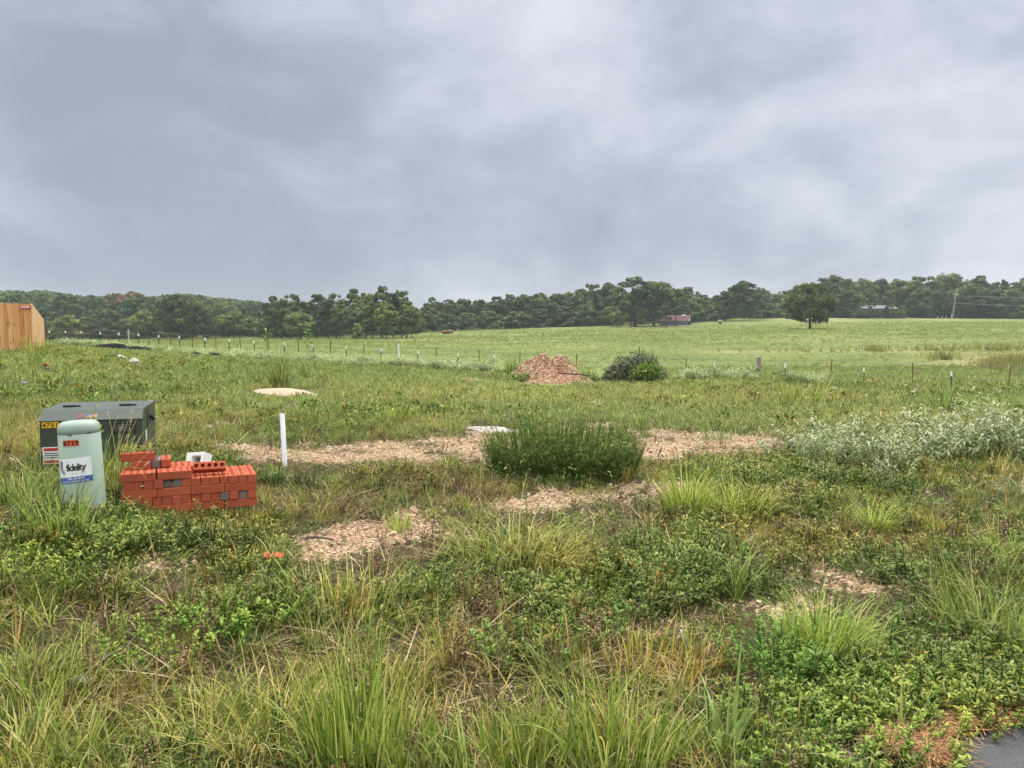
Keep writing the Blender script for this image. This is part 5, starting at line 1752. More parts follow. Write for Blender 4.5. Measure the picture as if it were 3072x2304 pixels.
brown_twig = plain('brown_twigs', (.060, .050, .040), .9, .1, var=.35, scale=8)
def brush_pile():
    Y0 = 36.8; c = at(1907, Y0); k = mpp(Y0); r = np.random.default_rng(21)
    o = thing('brush_pile', 'dark heap of cut branches with wilted grey-green leaves', 'brush pile', c)
    m = MB(); W_, H_ = 104*k, 92*k
    for _ in range(420):
        a = r.uniform(0, 6.28); q = r.uniform(0, 1)**.6
        p = np.array([W_*q*math.cos(a)*.95, 1.1*q*math.sin(a), H_*max(.05, (1-q**2))*r.uniform(.15, .95)])
        d = np.array([math.cos(a)*1.1+r.normal(0, .5), r.normal(0, .7), r.normal(.15, .4)]); d /= np.linalg.norm(d)
        L_ = r.uniform(.3, .85); b = r.normal(0, .12, 3)
        m.tube([p-d*L_/2, p+b*.6, p+d*L_/2+b*.3], [r.uniform(.012, .03), .015, .006], 4)
    # a few stout limbs poking out of the top
    for x0, x1, z1 in ((.0, .12, 1.16), (.05, .22, 1.06), (.4, .5, 1.02), (.5, .62, .86)):
        m.tube([(x0*W_, .1, H_*.5), ((x0+x1)/2*W_+.08, .05, H_*(z1*.8)), (x1*W_, 0, H_*z1)], [.04, .028, .012], 6)
    m.build('branches', brown_twig, o)
    m = MB(); n = 9000
    a = r.uniform(0, 6.28, n); q = r.uniform(0, 1, n)**.5
    hx = np.clip(1-(q)**2.6, .06, 1)*(.72+.45*vnoise(np.cos(a)*q*4+9, np.sin(a)*q*4, 3))
    z = H_*hx*r.uniform(.15, 1.02, n)
    P = np.stack([W_*q*np.cos(a), 1.2*q*np.sin(a), z], 1)
    D = np.stack([np.cos(a), np.sin(a), r.normal(-.2, .6, n)], 1)+r.normal(0, .6, (n, 3))
    leaves(m, P, D, .10, .45, r, droop=.25)
    m.build('wilted_leaves', leafmat('wilted_leaf', (.028, .038, .016), (.085, .108, .046), (.21, .23, .13), inst=False, trans=.12, rough=.7), o)
    # bright sapling in front
    c2 = at(1945, Y0-1.6)
    t = thing('sapling', 'bright yellow-green leafy sapling in front of the brush pile', 'sapling', c2)
    m = MB(); n = 900
    d = sphere_dirs(n, r, -.3); q = r.uniform(.3, 1, n)**.5
    P = d*np.array([.75, .55, .48])*q[:, None]+np.array([0, 0, .42])
    P[:, 2] = np.maximum(P[:, 2], .04)
    leaves(m, P, d+r.normal(0, .5, (n, 3)), .13, .6, r, droop=.15)
    m.build('foliage', leafmat('bright_leaf', (.06, .105, .014), (.13, .20, .028), (.20, .28, .05), inst=False), t)
    m = MB()
    for k_ in range(7):
        a_ = k_*.9; m.tube([(0, 0, -.05), (.3*math.cos(a_), .25*math.sin(a_), .35), (.55*math.cos(a_), .4*math.sin(a_), .7)], [.015, .01, .005], 4)
    m.build('stem', brown_twig, t)
brush_pile()
# ------------------------------------------------------------------ asphalt corner and pine straw
def asphalt():
    pts = [(2830, 2310), (2765, 2268), (2815, 2210), (2935, 2175), (3080, 2158)]
    edge = [np.array(hit(a, min(b, 2303))[:2]) for a, b in pts]
    t = MT('asphalt'); p = t.pos(); f = t.noise(p, 160, 3, .7); g = t.noise(p, 7, 4, .6)
    vo = t.n('ShaderNodeTexVoronoi'); t.l(p, vo.inputs['Vector']); vo.inputs['Scale'].default_value = 120
    c = t.mix(t.step(f, .3, .7), (.026, .027, .029), (.085, .086, .088))
    c = t.mix(t.math('MULTIPLY', g, .4), c, (.13, .13, .13))
    mat = t.done(t.bsdf(c, .95, .1, 0, t.bump(vo.outputs['Distance'], .7, .006)))
    # strip from the edge seen in the photo to the near right, draped 2 cm over the ground
    y0 = edge[-1][1]; 
    poly = [edge[0], edge[1], edge[2], edge[3], edge[4]]
    m = MB(); n = 40
    E_ = np.array(poly)
    tt = np.linspace(0, len(E_)-1, n)
    ex = np.interp(tt, range(len(E_)), E_[:, 0]); ey = np.interp(tt, range(len(E_)), E_[:, 1])
    ex += .02*np.sin(tt*9); ey += .015*np.sin(tt*13)
    rows = []
    R = 24
    for i in range(R+1):
        q = i/R
        x = ex+(4.2-ex)*q*1.0; y = ey+(np.linspace(.6, 2.2, n)-ey)*q
        rows.append(np.stack([x, y, gz(x, y)+np.where(q < .02, -.01, .028)], 1))
    v = np.concatenate(rows)
    i_ = np.arange((R+1)*n).reshape(R+1, n)
    m.add(v, np.stack([i_[:-1, :-1], i_[1:, :-1], i_[1:, 1:], i_[:-1, 1:]], -1).reshape(-1, 4))
    tag(m.build('road', mat, None, True), kind='structure')
    # drifts of pine needles along the edge
    r = np.random.default_rng(9)
    m = MB(); n = 3200
    k = r.integers(0, 4, n); u = r.uniform(0, 1, n)
    A = np.array(poly)
    P = A[k]*(1-u[:, None])+A[k+1]*u[:, None]
    P = P+np.stack([r.normal(-.05, .06, n), r.normal(.02, .045, n)], 1)
    P3 = np.stack([P[:, 0], P[:, 1], gz(P[:, 0], P[:, 1])+.035+.03*r.uniform(0, 1, n)], 1)
    a = r.normal(.5, .9, n)
    D = np.stack([np.cos(a), np.sin(a), r.normal(0, .12, n)], 1); L_ = r.uniform(.08, .2, n)
    sd_ = np.stack([-np.sin(a), np.cos(a), np.zeros(n)], 1)*.0013
    A_, B_ = P3-D*(L_/2)[:, None], P3+D*(L_/2)[:, None]
    v = np.stack([A_-sd_, B_-sd_, B_+sd_, A_+sd_], 1).reshape(-1, 3)
    m.add(v, np.arange(4*n).reshape(n, 4), np.repeat(r.uniform(0, 1, n), 4))
    t = MT('pine_straw'); c = t.ramp(t.attr('v'), [(0, (.13, .055, .025)), (.5, (.30, .145, .06)), (1, (.48, .31, .15))])
    tag(m.build('pine_straw', t.done(t.bsdf(c, .8, .2))), 'rust-brown pine needles drifted along the edge of the asphalt', 'pine straw', None, 'stuff')
asphalt()

# ------------------------------------------------------------------ plant prototypes
WHITE3 = (1., 1., 1.)
grass_m = leafmat('grass_blade', (.050, .072, .018), (.235, .275, .085), (.50, .45, .24), inst=True, trans=.30, rough=.45)
weed_m = leafmat('weed_leaf', (.024, .044, .011), (.112, .165, .038), (.27, .29, .10), inst=True, trans=.28, rough=.45)
dry_m = leafmat('dry_stem', (.070, .042, .026), (.16, .10, .062), (.30, .21, .13), inst=True, trans=.1, rough=.8)
silver_m = leafmat('silver_leaf', (.15, .185, .10), (.30, .345, .215), (.48, .51, .36), inst=True, trans=.22, rough=.75)
pet_m = leafmat('pale_petal', (.62, .60, .48), (.75, .74, .64), (.8, .8, .7), inst=True, trans=.25)
stone_i = MT('gravel_stone')
_c = stone_i.ramp(stone_i.n('ShaderNodeObjectInfo').outputs['Random'], [(0, (.24, .155, .09)), (.3, (.41, .295, .182)), (.6, (.53, .415, .272)), (.85, (.61, .51, .365)), (1, (.66, .60, .50))])
stone_i = stone_i.done(stone_i.bsdf(_c, .9, .15))

def tuft(n, base, h, w, lean, curl, hv=.25, segs=4, vlo=0, vhi=.85, seed=0):
    r = np.random.default_rng(seed); m = MB()
    blades(m, n, base, h, hv, lean, curl, w, segs, r, vlo=vlo, vhi=vhi)
    return m.mesh('grass_tuft', grass_m)
def dome(n, rad, hgt, leaf, asp, seed, stem_n=10, mat=None, droop=.1, rag=.25):
    r = np.random.default_rng(seed); m = MB()
    d = sphere_dirs(n, r, 0.0)
    q = r.uniform(.35, 1, n)**.6*(1+rag*r.normal(0, 1, n)*.6)
    P = d*np.array([rad, rad, hgt])*q[:, None]
    D = d+r.normal(0, .55, (n, 3)); D[:, 2] += .15
    leaves(m, P, D, leaf, asp, r, droop=droop)
    s = sphere_dirs(stem_n, r, .2)*np.array([rad, rad, hgt])
    stems(m, np.zeros((stem_n, 3)), s, np.linalg.norm(s, axis=1), leaf*.10, 2, .3, r, v=.15)
    return m.mesh('weed', mat or weed_m)
def whorl_plant(n_st, spread, h, leaf, asp, per, seed, mat, droop=.3, lean=.35, up=.2, topbright=True, wst=.006):
    """stems with leaves along them"""
    r = np.random.default_rng(seed); m = MB()
    a = r.uniform(0, 6.28, n_st); q = np.sqrt(r.uniform(0, 1, n_st))*spread
    P0 = np.stack([q*np.cos(a), q*np.sin(a), np.zeros(n_st)], 1)
    D = np.stack([np.cos(a)*lean*q/max(spread, 1e-6), np.sin(a)*lean*q/max(spread, 1e-6), np.ones(n_st)], 1)+r.normal(0, .12, (n_st, 3))
    L_ = h*np.clip(r.normal(.85, .16, n_st), .4, 1.15)
    pts = stems(m, P0, D, L_, wst, 4, .4, r, v=.25)
    t = np.repeat(r.uniform(.15, 1, per*n_st)[None], 1, 0).ravel()
    t = np.sort(r.uniform(.18, 1.0, (n_st, per)), axis=1)
    f = t*4; i = np.minimum(f.astype(int), 3); fr = (f-i)[..., None]
    rows = np.arange(n_st)[:, None]
    P = pts[rows, i]*(1-fr)+pts[rows, i+1]*fr
    az = r.uniform(0, 6.28, (n_st, per))
    DD = np.stack([np.cos(az), np.sin(az), up+.5*t+r.normal(0, .25, (n_st, per))], -1)
    av = np.clip(.15+.7*t+r.normal(0, .15, t.shape), 0, 1) if topbright else r.uniform(0, 1, t.shape)
    leaves(m, P.reshape(-1, 3), DD.reshape(-1, 3), leaf, asp, r, droop=droop, av=av.ravel())
    return m
def dry_plant(seed, n=9, h=.24):
    r = np.random.default_rng(seed); m = MB()
    a = r.uniform(0, 6.28, n); q = r.uniform(0, .05, n)
    P0 = np.stack([q*np.cos(a), q*np.sin(a), np.zeros(n)], 1)
    D = np.stack([np.cos(a)*.2, np.sin(a)*.2, np.ones(n)], 1)+r.normal(0, .12, (n, 3))
    pts = stems(m, P0, D, h*r.uniform(.5, 1.1, n), .004, 3, .4, r, v=.35)
    for s in range(n):
        k = 16
        t = r.uniform(.3, 1, k)*3; i = np.minimum(t.astype(int), 2); f = (t-i)[:, None]
        P = pts[s, i]*(1-f)+pts[s, i+1]*f
        leaves(m, P, sphere_dirs(k, r)+np.array([0, 0, .4]), .016, .7, r)
    return m.mesh('dry_weed', dry_m)

P_SHORT = [tuft(26, .06, .075, .0042, .6, 1.1, seed=s) for s in range(5)] + [tuft(16, .045, .12, .004, .45, .9, seed=9+s) for s in range(3)]
P_MED = [tuft(26, .05, .19, .0050, .42, 1.0, seed=20+s) for s in range(4)]
P_WEED = [dome(120, .085, .060, .021, .42, 30+s) for s in range(4)] + [dome(95, .08, .070, .027, .30, 36+s, droop=.2) for s in range(3)] + [dome(150, .09, .045, .014, .6, 40+s) for s in range(2)]
P_UP = [whorl_plant(11, .07, .13, .026, .26, 18, 50+s, weed_m, .15, .5, .35).mesh('upright_weed', weed_m) for s in range(4)]
P_DRY = [dry_plant(60+s) for s in range(4)]
P_SILV = [whorl_plant(7, .10, .42, .085, .34, 17, 70+s, silver_m, .45, .5, .1).mesh('silver_weed', silver_m) for s in range(3)]
P_FAR = [tuft(24, .13, .13, .011, .6, .9, seed=80+s, segs=3) for s in range(4)]
P_FARW = [dome(60, .17, .11, .055, .5, 90+s) for s in range(3)]
P_LEAFY = [whorl_plant(8, .08, .22, .046, .42, 24, 100+s, weed_m, .12, .6, .45, wst=.005).mesh('leafy_weed', weed_m) for s in range(3)]
def pebble(seed):
    r = np.random.default_rng(seed)
    m = MB(); chip_mesh(1, np.zeros((1, 3)), np.array([[0, 0, 1.]]), 1, 1.001, r, m, .55)
    return m.mesh('pebble', stone_i)
thatch_m = leafmat('dead_thatch', (.075, .046, .024), (.24, .17, .095), (.46, .37, .23), inst=True, trans=.15, rough=.8)
P_THATCH = []
for s_ in range(4):
    m_ = MB(); blades(m_, 20, .10, .16, .35, .35, .5, .0032, 3, np.random.default_rng(400+s_))
    m_.v = [q_*np.array([1.5, 1.5, .22])+np.array([0, 0, .012]) for q_ in m_.v]
    P_THATCH.append(m_.mesh('thatch', thatch_m))
P_STONE = [pebble(s) for s in range(8)]

def obstacles(X, Y, Z=None):
    """keep growth out of the bricks, box, pedestal, asphalt, mounds"""
    k = np.zeros(X.shape, bool)
    P0 = np.array(at(350, 5.42)[:2]); c, s = math.cos(math.radians(24)), math.sin(math.radians(24))
    dx, dy = X-P0[0], Y-P0[1]
    k |= (dx*c+dy*s > -.02) & (dx*c+dy*s < .94) & (-dx*s+dy*c > -.02) & (-dx*s+dy*c < .48)
    fr = at(420, 6.5); c, s = math.cos(math.radians(16.6)), math.sin(math.radians(16.6)); dx, dy = X-fr.x, Y-fr.y
    k |= (dx*c+dy*s < .02) & (dx*c+dy*s > -.80) & (-dx*s+dy*c > -.02) & (-dx*s+dy*c < .74)
    p = at(242, 5.25); k |= ((X-p.x)/.15)**2+((Y-p.y)/.13)**2 < 1
    return k
MOUNDS = [(846, 1180, 115, 12), (1470, 1290, 90, 13), (1645, 1124, 115, 20), (1668, 1143, 112, 13)]
ROAD_PX = [(2790, 2330), (2770, 2262), (2850, 2205), (2960, 2172), (3200, 2150), (3400, 2330)]
_road = np.array([hit(a, min(b, 2303))[:2] for a, b in [(2800, 2303), (2790, 2262), (2850, 2210), (2960, 2176), (3071, 2160)]])
_road = np.concatenate([_road, [[4.5, 2.4], [4.5, .5], [1.0, .5]]])

def softgravel(X, Y, r, k=1.0):
    return gravel_mask(X+r.normal(0, .09*k, X.shape)*(1+Y*.05), Y+r.normal(0, .12*k, X.shape)*(1+Y*.07))
def infront(X, Y):
    k = np.zeros(X.shape)
    for d_ in (.10, .25, .45, .7):
        s_ = d_*(1+Y*.05)
        k = np.maximum(k, gravel_mask(X*(1+s_/Y), Y+s_)*1.0)
    return k
def zones(X, Y):
    px, py = project(X, Y, gz(X, Y))
    return px, py, blob(px, py, LUSH), blob(px, py, YELLOW), blob(px, py, TAN), blob(px, py, BROWN)

TG, TY, TT, TB, TDK = np.array((.92, 1.02, .75)), np.array((1.35, 1.25, .95)), np.array((1.75, 1.25, 1.05)), np.array((1.1, .68, .55)), np.array((.62, .74, .62))
def tints(lush, yel, tan, brn, X, Y, r, base=(.88, 1.0, .80)):
    n = len(X)
    a = fbm(X*.9, Y*.9, 51, 3); b = fbm(X*3.3, Y*3.3, 57, 2)
    T = np.ones((n, 3))*np.array(base)
    def mixin(w, col):
        nonlocal T
        w = np.clip(w, 0, 1)[:, None]
        T = T*(1-w)+col*w
    mixin(lush*.8*(.5+b), TG); mixin(yel*.9*(.4+a), TY); mixin(tan*.95*(.4+b), TT); mixin(brn*.8*(.3+b), TB)
    mixin(np.clip((a-.52)*3.5, 0, .7), TT*.9); mixin(np.clip((.44-b)*3.5, 0, .7), TDK)
    sub = r.uniform(0, 1, n); k_ = (sub < .09)[:, None]; T = np.where(k_, np.array((1.6, 1.22, 1.05)), T); k_ = (sub > .93)[:, None]; T = np.where(k_, np.array((.95, .55, .42)), T)
    return T*np.exp(r.normal(0, .20, (n, 1)))*np.exp(r.normal(0, .05, (n, 3)))

def ground_cover():
    r = np.random.default_rng(101)
    # ---- short grass near
    def gen(n, y0, y1, p):
        X, Y = fan(n, y0, y1, .82, r, p)
        return X, Y
    X1, Y1 = gen(24000, 1.2, 15, 1.5)
    X2, Y2 = gen(30000, 13, 48, 1.6)
    for (X, Y, nm, far) in ((X1, Y1, 'short_grass', False), (X2, Y2, 'meadow_grass', True)):
        g = softgravel(X, Y, r, 1.0)
        px, py, lu, ye, ta, br = zones(X, Y)
        keep = ~obstacles(X, Y) & ~inpoly(X, Y, _road)
        keep &= ~(g & (r.uniform(0, 1, len(X)) < .95-.21*(Y > 7)))
        keep &= r.uniform(0, 1, len(X)) < np.clip(1.0-.66*lu+.25*ye, 0, 1)
        for (a, b, c, d) in MOUNDS:
            keep &= ((px-a)/c)**2+((py-b)/d)**2 > 1
        keep &= r.uniform(0, 1, len(X)) < np.clip(.35+1.5*ragged(X, Y, 1.3, 61), 0, 1)
        X, Y, g, lu, ye, ta, br = (q[keep] for q in (X, Y, g, lu, ye, ta, br))
        T = tints(lu, ye, ta, br, X, Y, r)
        if far:
            sc = (1-.66*infront(X, Y))*r.uniform(.7, 1.25, len(X))*np.clip(.7+Y/45, .9, 1.5)
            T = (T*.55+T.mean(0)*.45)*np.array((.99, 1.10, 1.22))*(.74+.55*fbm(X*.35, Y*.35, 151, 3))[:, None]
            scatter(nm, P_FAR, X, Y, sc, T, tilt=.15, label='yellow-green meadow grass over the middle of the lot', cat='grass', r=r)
        else:
            sc = r.uniform(.65, 1.35, len(X))*np.where(g, .6, 1)*(1-.66*infront(X, Y))
            idx = np.where(r.uniform(0, 1, len(X)) < .04+.16*ye, 8+r.integers(0, 4, len(X)), r.integers(0, 8, len(X)))
            scatter(nm, P_SHORT+P_MED, X, Y, sc, T, tilt=.2, label='short mixed grass over the near ground', cat='grass', r=r, idx=idx)
    # ---- low leafy weeds near
    X, Y = gen(26000, 1.2, 16, 1.5)
    g = softgravel(X, Y, r, 1.0); px, py, lu, ye, ta, br = zones(X, Y)
    keep = ~obstacles(X, Y) & ~inpoly(X, Y, _road) & ~(g & (r.uniform(0, 1, len(X)) < .92))
    keep &= r.uniform(0, 1, len(X)) < np.clip(.18+.95*lu+.9*(ragged(X, Y, 1.1, 71)-.45)-.2*ye, 0, 1)
    for (a, b, c, d) in MOUNDS:
        keep &= ((px-a)/c)**2+((py-b)/d)**2 > 1
    X, Y, lu, ye, ta, br = (q[keep] for q in (X, Y, lu, ye, ta, br))
    T = tints(lu, ye*.6, ta*.5, br*.7, X, Y, r, (1.0, 1.0, .95))
    sc = r.uniform(.6, 1.35, len(X))*(1+.25*lu)*(1-.66*infront(X, Y))
    kinds = P_WEED+P_UP
    scatter('low_weeds', kinds, X, Y, sc, T, tilt=.15, label='low dark green creeping weeds over the near ground', cat='weeds', r=r)
    # ---- growth hugging the foot of the brick pile, pedestal and transformer
    q0 = np.array(at(350, 5.42)[:2]); ca, sa = math.cos(math.radians(24)), math.sin(math.radians(24))
    lx = r.uniform(-.15, 1.05, 260); ly = -np.abs(r.normal(.05, .06, 260))-.02
    X = q0[0]+ca*lx-sa*ly; Y = q0[1]+sa*lx+ca*ly
    pp = at(242, 5.25); th = r.uniform(math.pi, 2*math.pi, 60)
    X = np.concatenate([X, pp.x+np.cos(th)*.2+r.normal(0, .04, 60)]); Y = np.concatenate([Y, pp.y+np.sin(th)*.17+r.normal(0, .04, 60)])
    T = tints(np.full(len(X), .5), np.zeros(len(X)), np.zeros(len(X)), np.full(len(X), .1), X, Y, r)
    scatter('low_weeds', P_WEED+P_SHORT, X, Y, r.uniform(.7, 1.15, len(X)), T, tilt=.2, label='weeds hugging the foot of the bricks and the pedestal', cat='weeds', r=r)
    # ---- weeds in the middle distance
    X, Y = gen(9000, 12, 50, 1.7)
    g = gravel_mask(X, Y); px, py, lu, ye, ta, br = zones(X, Y)
    band = blob(px, py, [(2600, 1165, 700, 14), (2500, 1190, 500, 12), (500, 1090, 500, 26), (900, 1105, 500, 12), (200, 1200, 300, 60), (1050, 1240, 500, 20)])
    keep = ~g & (r.uniform(0, 1, len(X)) < .12+.75*band)
    for (a, b, c, d) in MOUNDS:
        keep &= ((px-a)/c)**2+((py-b)/d)**2 > 1
    X, Y, lu, ye, ta, br = (q[keep] for q in (X, Y, lu, ye, ta, br))
    T = tints(lu, ye, ta*.3, br, X, Y, r)*np.array((.95, .95, .9))
    scatter('meadow_weeds', P_FARW, X, Y, r.uniform(.7, 1.6, len(X))*(1-.66*infront(X, Y)), T*1.05, label='dark low weeds scattered through the meadow grass', cat='weeds', r=r)
    # ---- dry brown stems
    X, Y = gen(6000, 1.7, 16, 1.6)
    px, py, lu, ye, ta, br = zones(X, Y)
    keep = ~obstacles(X, Y) & ~inpoly(X, Y, _road) & (r.uniform(0, 1, len(X)) < .09+.7*br)
    keep &= ~(gravel_mask(X, Y) & (r.uniform(0, 1, len(X)) < .8))
    X, Y = X[keep], Y[keep]
    T = np.ones((len(X), 3))*np.exp(r.normal(0, .25, (len(X), 1)))
    scatter('dry_stems', P_DRY, X, Y, r.uniform(.4, .9, len(X)), T, label='dead brown weed stems standing in the near growth', cat='dry weeds', r=r)
    # ---- dead thatch lying between the plants
    X, Y = gen(12500, 1.2, 16, 1.5)
    px, py, lu, ye, ta, br = zones(X, Y)
    keep = ~obstacles(X, Y) & ~inpoly(X, Y, _road) & ~(softgravel(X, Y, r) & (r.uniform(0, 1, len(X)) < .8))
    keep &= r.uniform(0, 1, len(X)) < .30+.5*br+.4*ta+.8*(ragged(X, Y, .9, 161)-.4)
    X, Y = X[keep], Y[keep]
    scatter('dead_thatch', P_THATCH, X, Y, r.uniform(.6, 1.4, len(X)), np.exp(r.normal(0, .25, (len(X), 1)))*np.ones((len(X), 3)), tilt=.15, label='dead tan and brown thatch lying between the near weeds', cat='dead grass', r=r)
    # ---- pasture beyond the fence: coarse tufts
    X, Y = gen(52000, 44, 250, 1.25)
    keep = r.uniform(0, 1, len(X)) < np.clip(.15+1.6*(fbm(X*.12, Y*.12, 91, 3)-.2), .1, 1)
    X, Y = X[keep], Y[keep]
    fl = np.interp(X/Y, [-.82, .82], [68, 30]);
    a = fbm(X*.05, Y*.05, 93, 3)[:, None]; b = fbm(X*.4, Y*.25, 95, 2)[:, None]
    T = np.array((.92, 1.06, .76))*(1-a)+np.array((1.16, 1.12, .86))*a
    T = T*(.85+.3*b)*np.exp(r.normal(0, .12, (len(X), 1)))
    scatter('pasture_grass', P_FAR, X, Y, r.uniform(.8, 1.5, len(X))*np.clip(Y/80, .9, 2.2), T, tilt=.2, label='rolling green pasture grass beyond the wire fence', cat='grass', r=r)
    # ---- weeds round the foot of the dirt heap
    px_ = np.concatenate([r.normal(1545, 14, 26), r.normal(1760, 12, 16), r.uniform(1560, 1640, 14)]); Yv = np.concatenate([r.normal(37.6, .8, 26), r.normal(37.4, .7, 16), r.uniform(36.2, 37, 14)])
    X = ray(px_, 1010)[0]*Yv
    scatter('heap_weeds', P_FARW+P_FAR, X, Yv, r.uniform(1.6, 3.2, len(X)), np.exp(r.normal(0, .2, (len(X), 1)))*np.array((.85, .95, .75)), label='weeds growing round the foot of the dirt heap', cat='weeds', r=r)
    # ---- tan reedy patches in the pasture on the right
    xs, ys = [], []
    for (cx, cy, rx, ry, n) in [(3020, 1098, 90, 18, 240), (2630, 1054, 40, 5, 60), (2850, 1052, 200, 4, 70), (3010, 1050, 80, 7, 90), (2420, 1056, 160, 3, 25), (2820, 1078, 40, 5, 40)]:
        for _ in range(n):
            px_, py_ = cx+rx*r.normal(0, .5), cy+ry*r.normal(0, .5)
            h_ = hit(px_, py_) if False else None
            xs.append(px_); ys.append(py_)
    U, Sl = ray(np.array(xs), np.array(ys))
    # depth by interpolation along the column
    Yt = np.linspace(30, 140, 260)
    Zt = [gz(np.full(260, u)*Yt, Yt) for u in np.linspace(-.1, .9, 41)]
    Yo = []
    for u, s in zip(U, Sl):
        z = Zt[int(np.clip((u+.1)/1.0*40, 0, 40))]
        d = CAMZ+s*Yt-z
        Yo.append(Yt[int(np.argmax(d < 0))] if (d < 0).any() else 90)
    Yo = np.array(Yo)+r.uniform(-.4, .4, len(Yo))
    T = np.where(r.uniform(0, 1, len(Yo))[:, None] < .7, np.array((1.2, 1.0, 1.15)), np.array((.8, .8, .7)))*np.exp(r.normal(0, .2, (len(Yo), 1)))
    P_REED = [tuft(22, .15, .55, .02, .22, .6, seed=140+s, segs=3) for s in range(3)]
    scatter('tan_reeds', P_REED, U*Yo, Yo, r.uniform(.6, 1.25, len(Yo)), T, label='tall tan seeding grasses at the right of the pasture', cat='grass', r=r)
    # ---- silvery weeds along the fence (far) and left of it
    xs = []
    for (a, b, y0, y1, n) in [(170, 760, -8, -1, 620), (560, 1130, -9, -1.0, 420), (760, 1520, -5, -.5, 380), (1740, 1860, -4, .5, 60), (2040, 2120, -3, 0, 50), (2160, 2270, -3, 0, 46), (2340, 2480, -3, 0, 60), (1440, 1560, -3, 1, 80)]:
        q = r.uniform(a, b, n); dy = r.uniform(y0, y1, n)
        for p_, d_ in zip(q, dy):
            Yv = fence_line(p_)+d_*(1.5 if p_ < 700 else 1)
            xs.append((float(ray(p_, 1010)[0])*Yv, Yv))
    xs = np.array(xs)
    ob = ragged(xs[:, 0], xs[:, 1], .5, 97) > .46
    fx = 1536+F*xs[:, 0]/xs[:, 1]
    ob &= ~((fx > 262) & (fx < 474) & (xs[:, 1] < 55) & (r.uniform(0, 1, len(xs)) < .85))
    ob &= ~((fx > 556) & (fx < 676) & (xs[:, 1] < 48.5) & (r.uniform(0, 1, len(xs)) < .8))
    xs = xs[ob]
    T = np.ones((len(xs), 3))*np.array((.92, .95, .72))*np.exp(r.normal(0, .3, (len(xs), 1)))
    big = [whorl_plant(7, .16, .50, .10, .36, 16, 170+s, silver_m, .4, .5, .1, wst=.012).mesh('silver_weed', silver_m) for s in range(3)]
    scatter('silvery_weeds', big, xs[:, 0], xs[:, 1], r.uniform(.55, 1.2, len(xs)), T, label='pale silvery-green weeds growing along the wire fence', cat='weeds', r=r)
    # ---- gravel stones
    n = 70000
    X, Y = gen(n, 2.4, 24, 1.6)
    g = gravel_mask(X, Y) | (r.uniform(0, 1, n) < .012)
    g &= ~obstacles(X, Y) & ~inpoly(X, Y, _road)
    X, Y = X[g], Y[g]
    sz = np.exp(r.normal(-5.0, .5, len(X)))*np.clip(Y/6, .9, 1.7)
    scatter('gravel', P_STONE, X, Y, np.clip(sz, .004, .035), np.ones((len(X), 3)), Z=gz(X, Y)+.3*sz, tilt=.4, label='tan chert gravel in the bare patches', cat='gravel', r=r)
    # extra gravel bits packed inside the patches
    xs, ys = [], []
    for Pp in GR_XY:
        lo, hi = Pp.min(0), Pp.max(0); ar = (hi-lo).prod(); dm = Pp[:, 1].mean()
        n = int(min(14000, ar*(1500 if dm < 9 else 300)))
        xs.append(r.uniform(lo[0]-.2, hi[0]+.2, n)); ys.append(r.uniform(lo[1]-.2, hi[1]+.2, n))
    X, Y = np.concatenate(xs), np.concatenate(ys)
    k = softgravel(X, Y, r, 1.5) & (Y < 24) & ~obstacles(X, Y)
    X, Y = X[k], Y[k]
    sz = np.clip(np.exp(r.normal(-5.45, .65, len(X)))*np.clip(Y/6.5, .8, 1.4), .002, .03)
    scatter('gravel', P_STONE, X, Y, sz, np.ones((len(X), 3)), Z=gz(X, Y)+.3*sz, tilt=.4, label='loose chert chips packed in the bare patches', cat='gravel', r=r)
    # ---- white specks: little flowers and stones in the far weeds
    X, Y = gen(900, 20, 40, 2)
    px, py, *_ = zones(X, Y)
    k = (np.abs(py-1172) < 26) & (px > 2250) & (r.uniform(0, 1, len(X)) < .5)
    X, Y = X[k], Y[k]
    scatter('pale_stones', P_STONE, X, Y, r.uniform(.04, .10, len(X)), np.ones((len(X), 3)), Z=gz(X, Y)+.12, label='pale stones showing through the weeds on the right', cat='stones', r=r)
ground_cover()

# ------------------------------------------------------------------ single clumps and plants, each a thing
clump_m = leafmat('clump_blade', (.050, .078, .016), (.245, .295, .075), (.52, .48, .24), inst=False, trans=.30, rough=.42)
plant_m = leafmat('plant_leaf', (.028, .050, .012), (.125, .180, .040), (.28, .30, .09), inst=False, trans=.28)
silver_o = leafmat('silver_leaf_single', (.055, .082, .024), (.195, .240, .105), (.50, .52, .36), inst=False, trans=.22, rough=.75)
def clump(px, py, label, h, w, n, tint, lean=.30, curl=.8, bw=.0055, seed=1, Y=None, vhi=.9, hv=.28, droop=0, name='grass_clump', cat='grass clump', grp='grass clumps of the near ground', az=None, ell=(1, 1), base=None, tan_in=0):
    p = hit(px, py) if Y is None else at(px, Y)
    if h > 10: h = (py-h)*mpp(p.y)*.80
    r = np.random.default_rng(seed)
    m = MB()
    b = base if base else w*.28
    n = int(n*.5); bw = bw*1.2
    blades(m, n, b, h, hv, lean, curl, bw, 5, r, vhi=vhi, droop=droop, az=az, ell=ell)
    blades(m, int(n*.5), b*1.25, h*.55, hv, lean*1.4, curl*1.2, bw*.9, 4, r, vhi=vhi, ell=ell)
    if tan_in:
        blades(m, int(n*tan_in*.6), b*1.1, h*.7, hv, lean*1.6, curl*1.5, bw*.8, 4, r, vlo=.9, vhi=1, ell=ell)
    o = m.build(name, clump_m)
    o.location = p; o.color = (*tint, 1)
    tag(o, label, cat, grp)
    return o
C = clump
GN, YG, TN_, BL_, OL = (.95, 1.0, .85), (1.25, 1.25, .95), (1.5, 1.22, 1.05), (.95, 1.10, 1.25), (1.15, 1.10, .95)
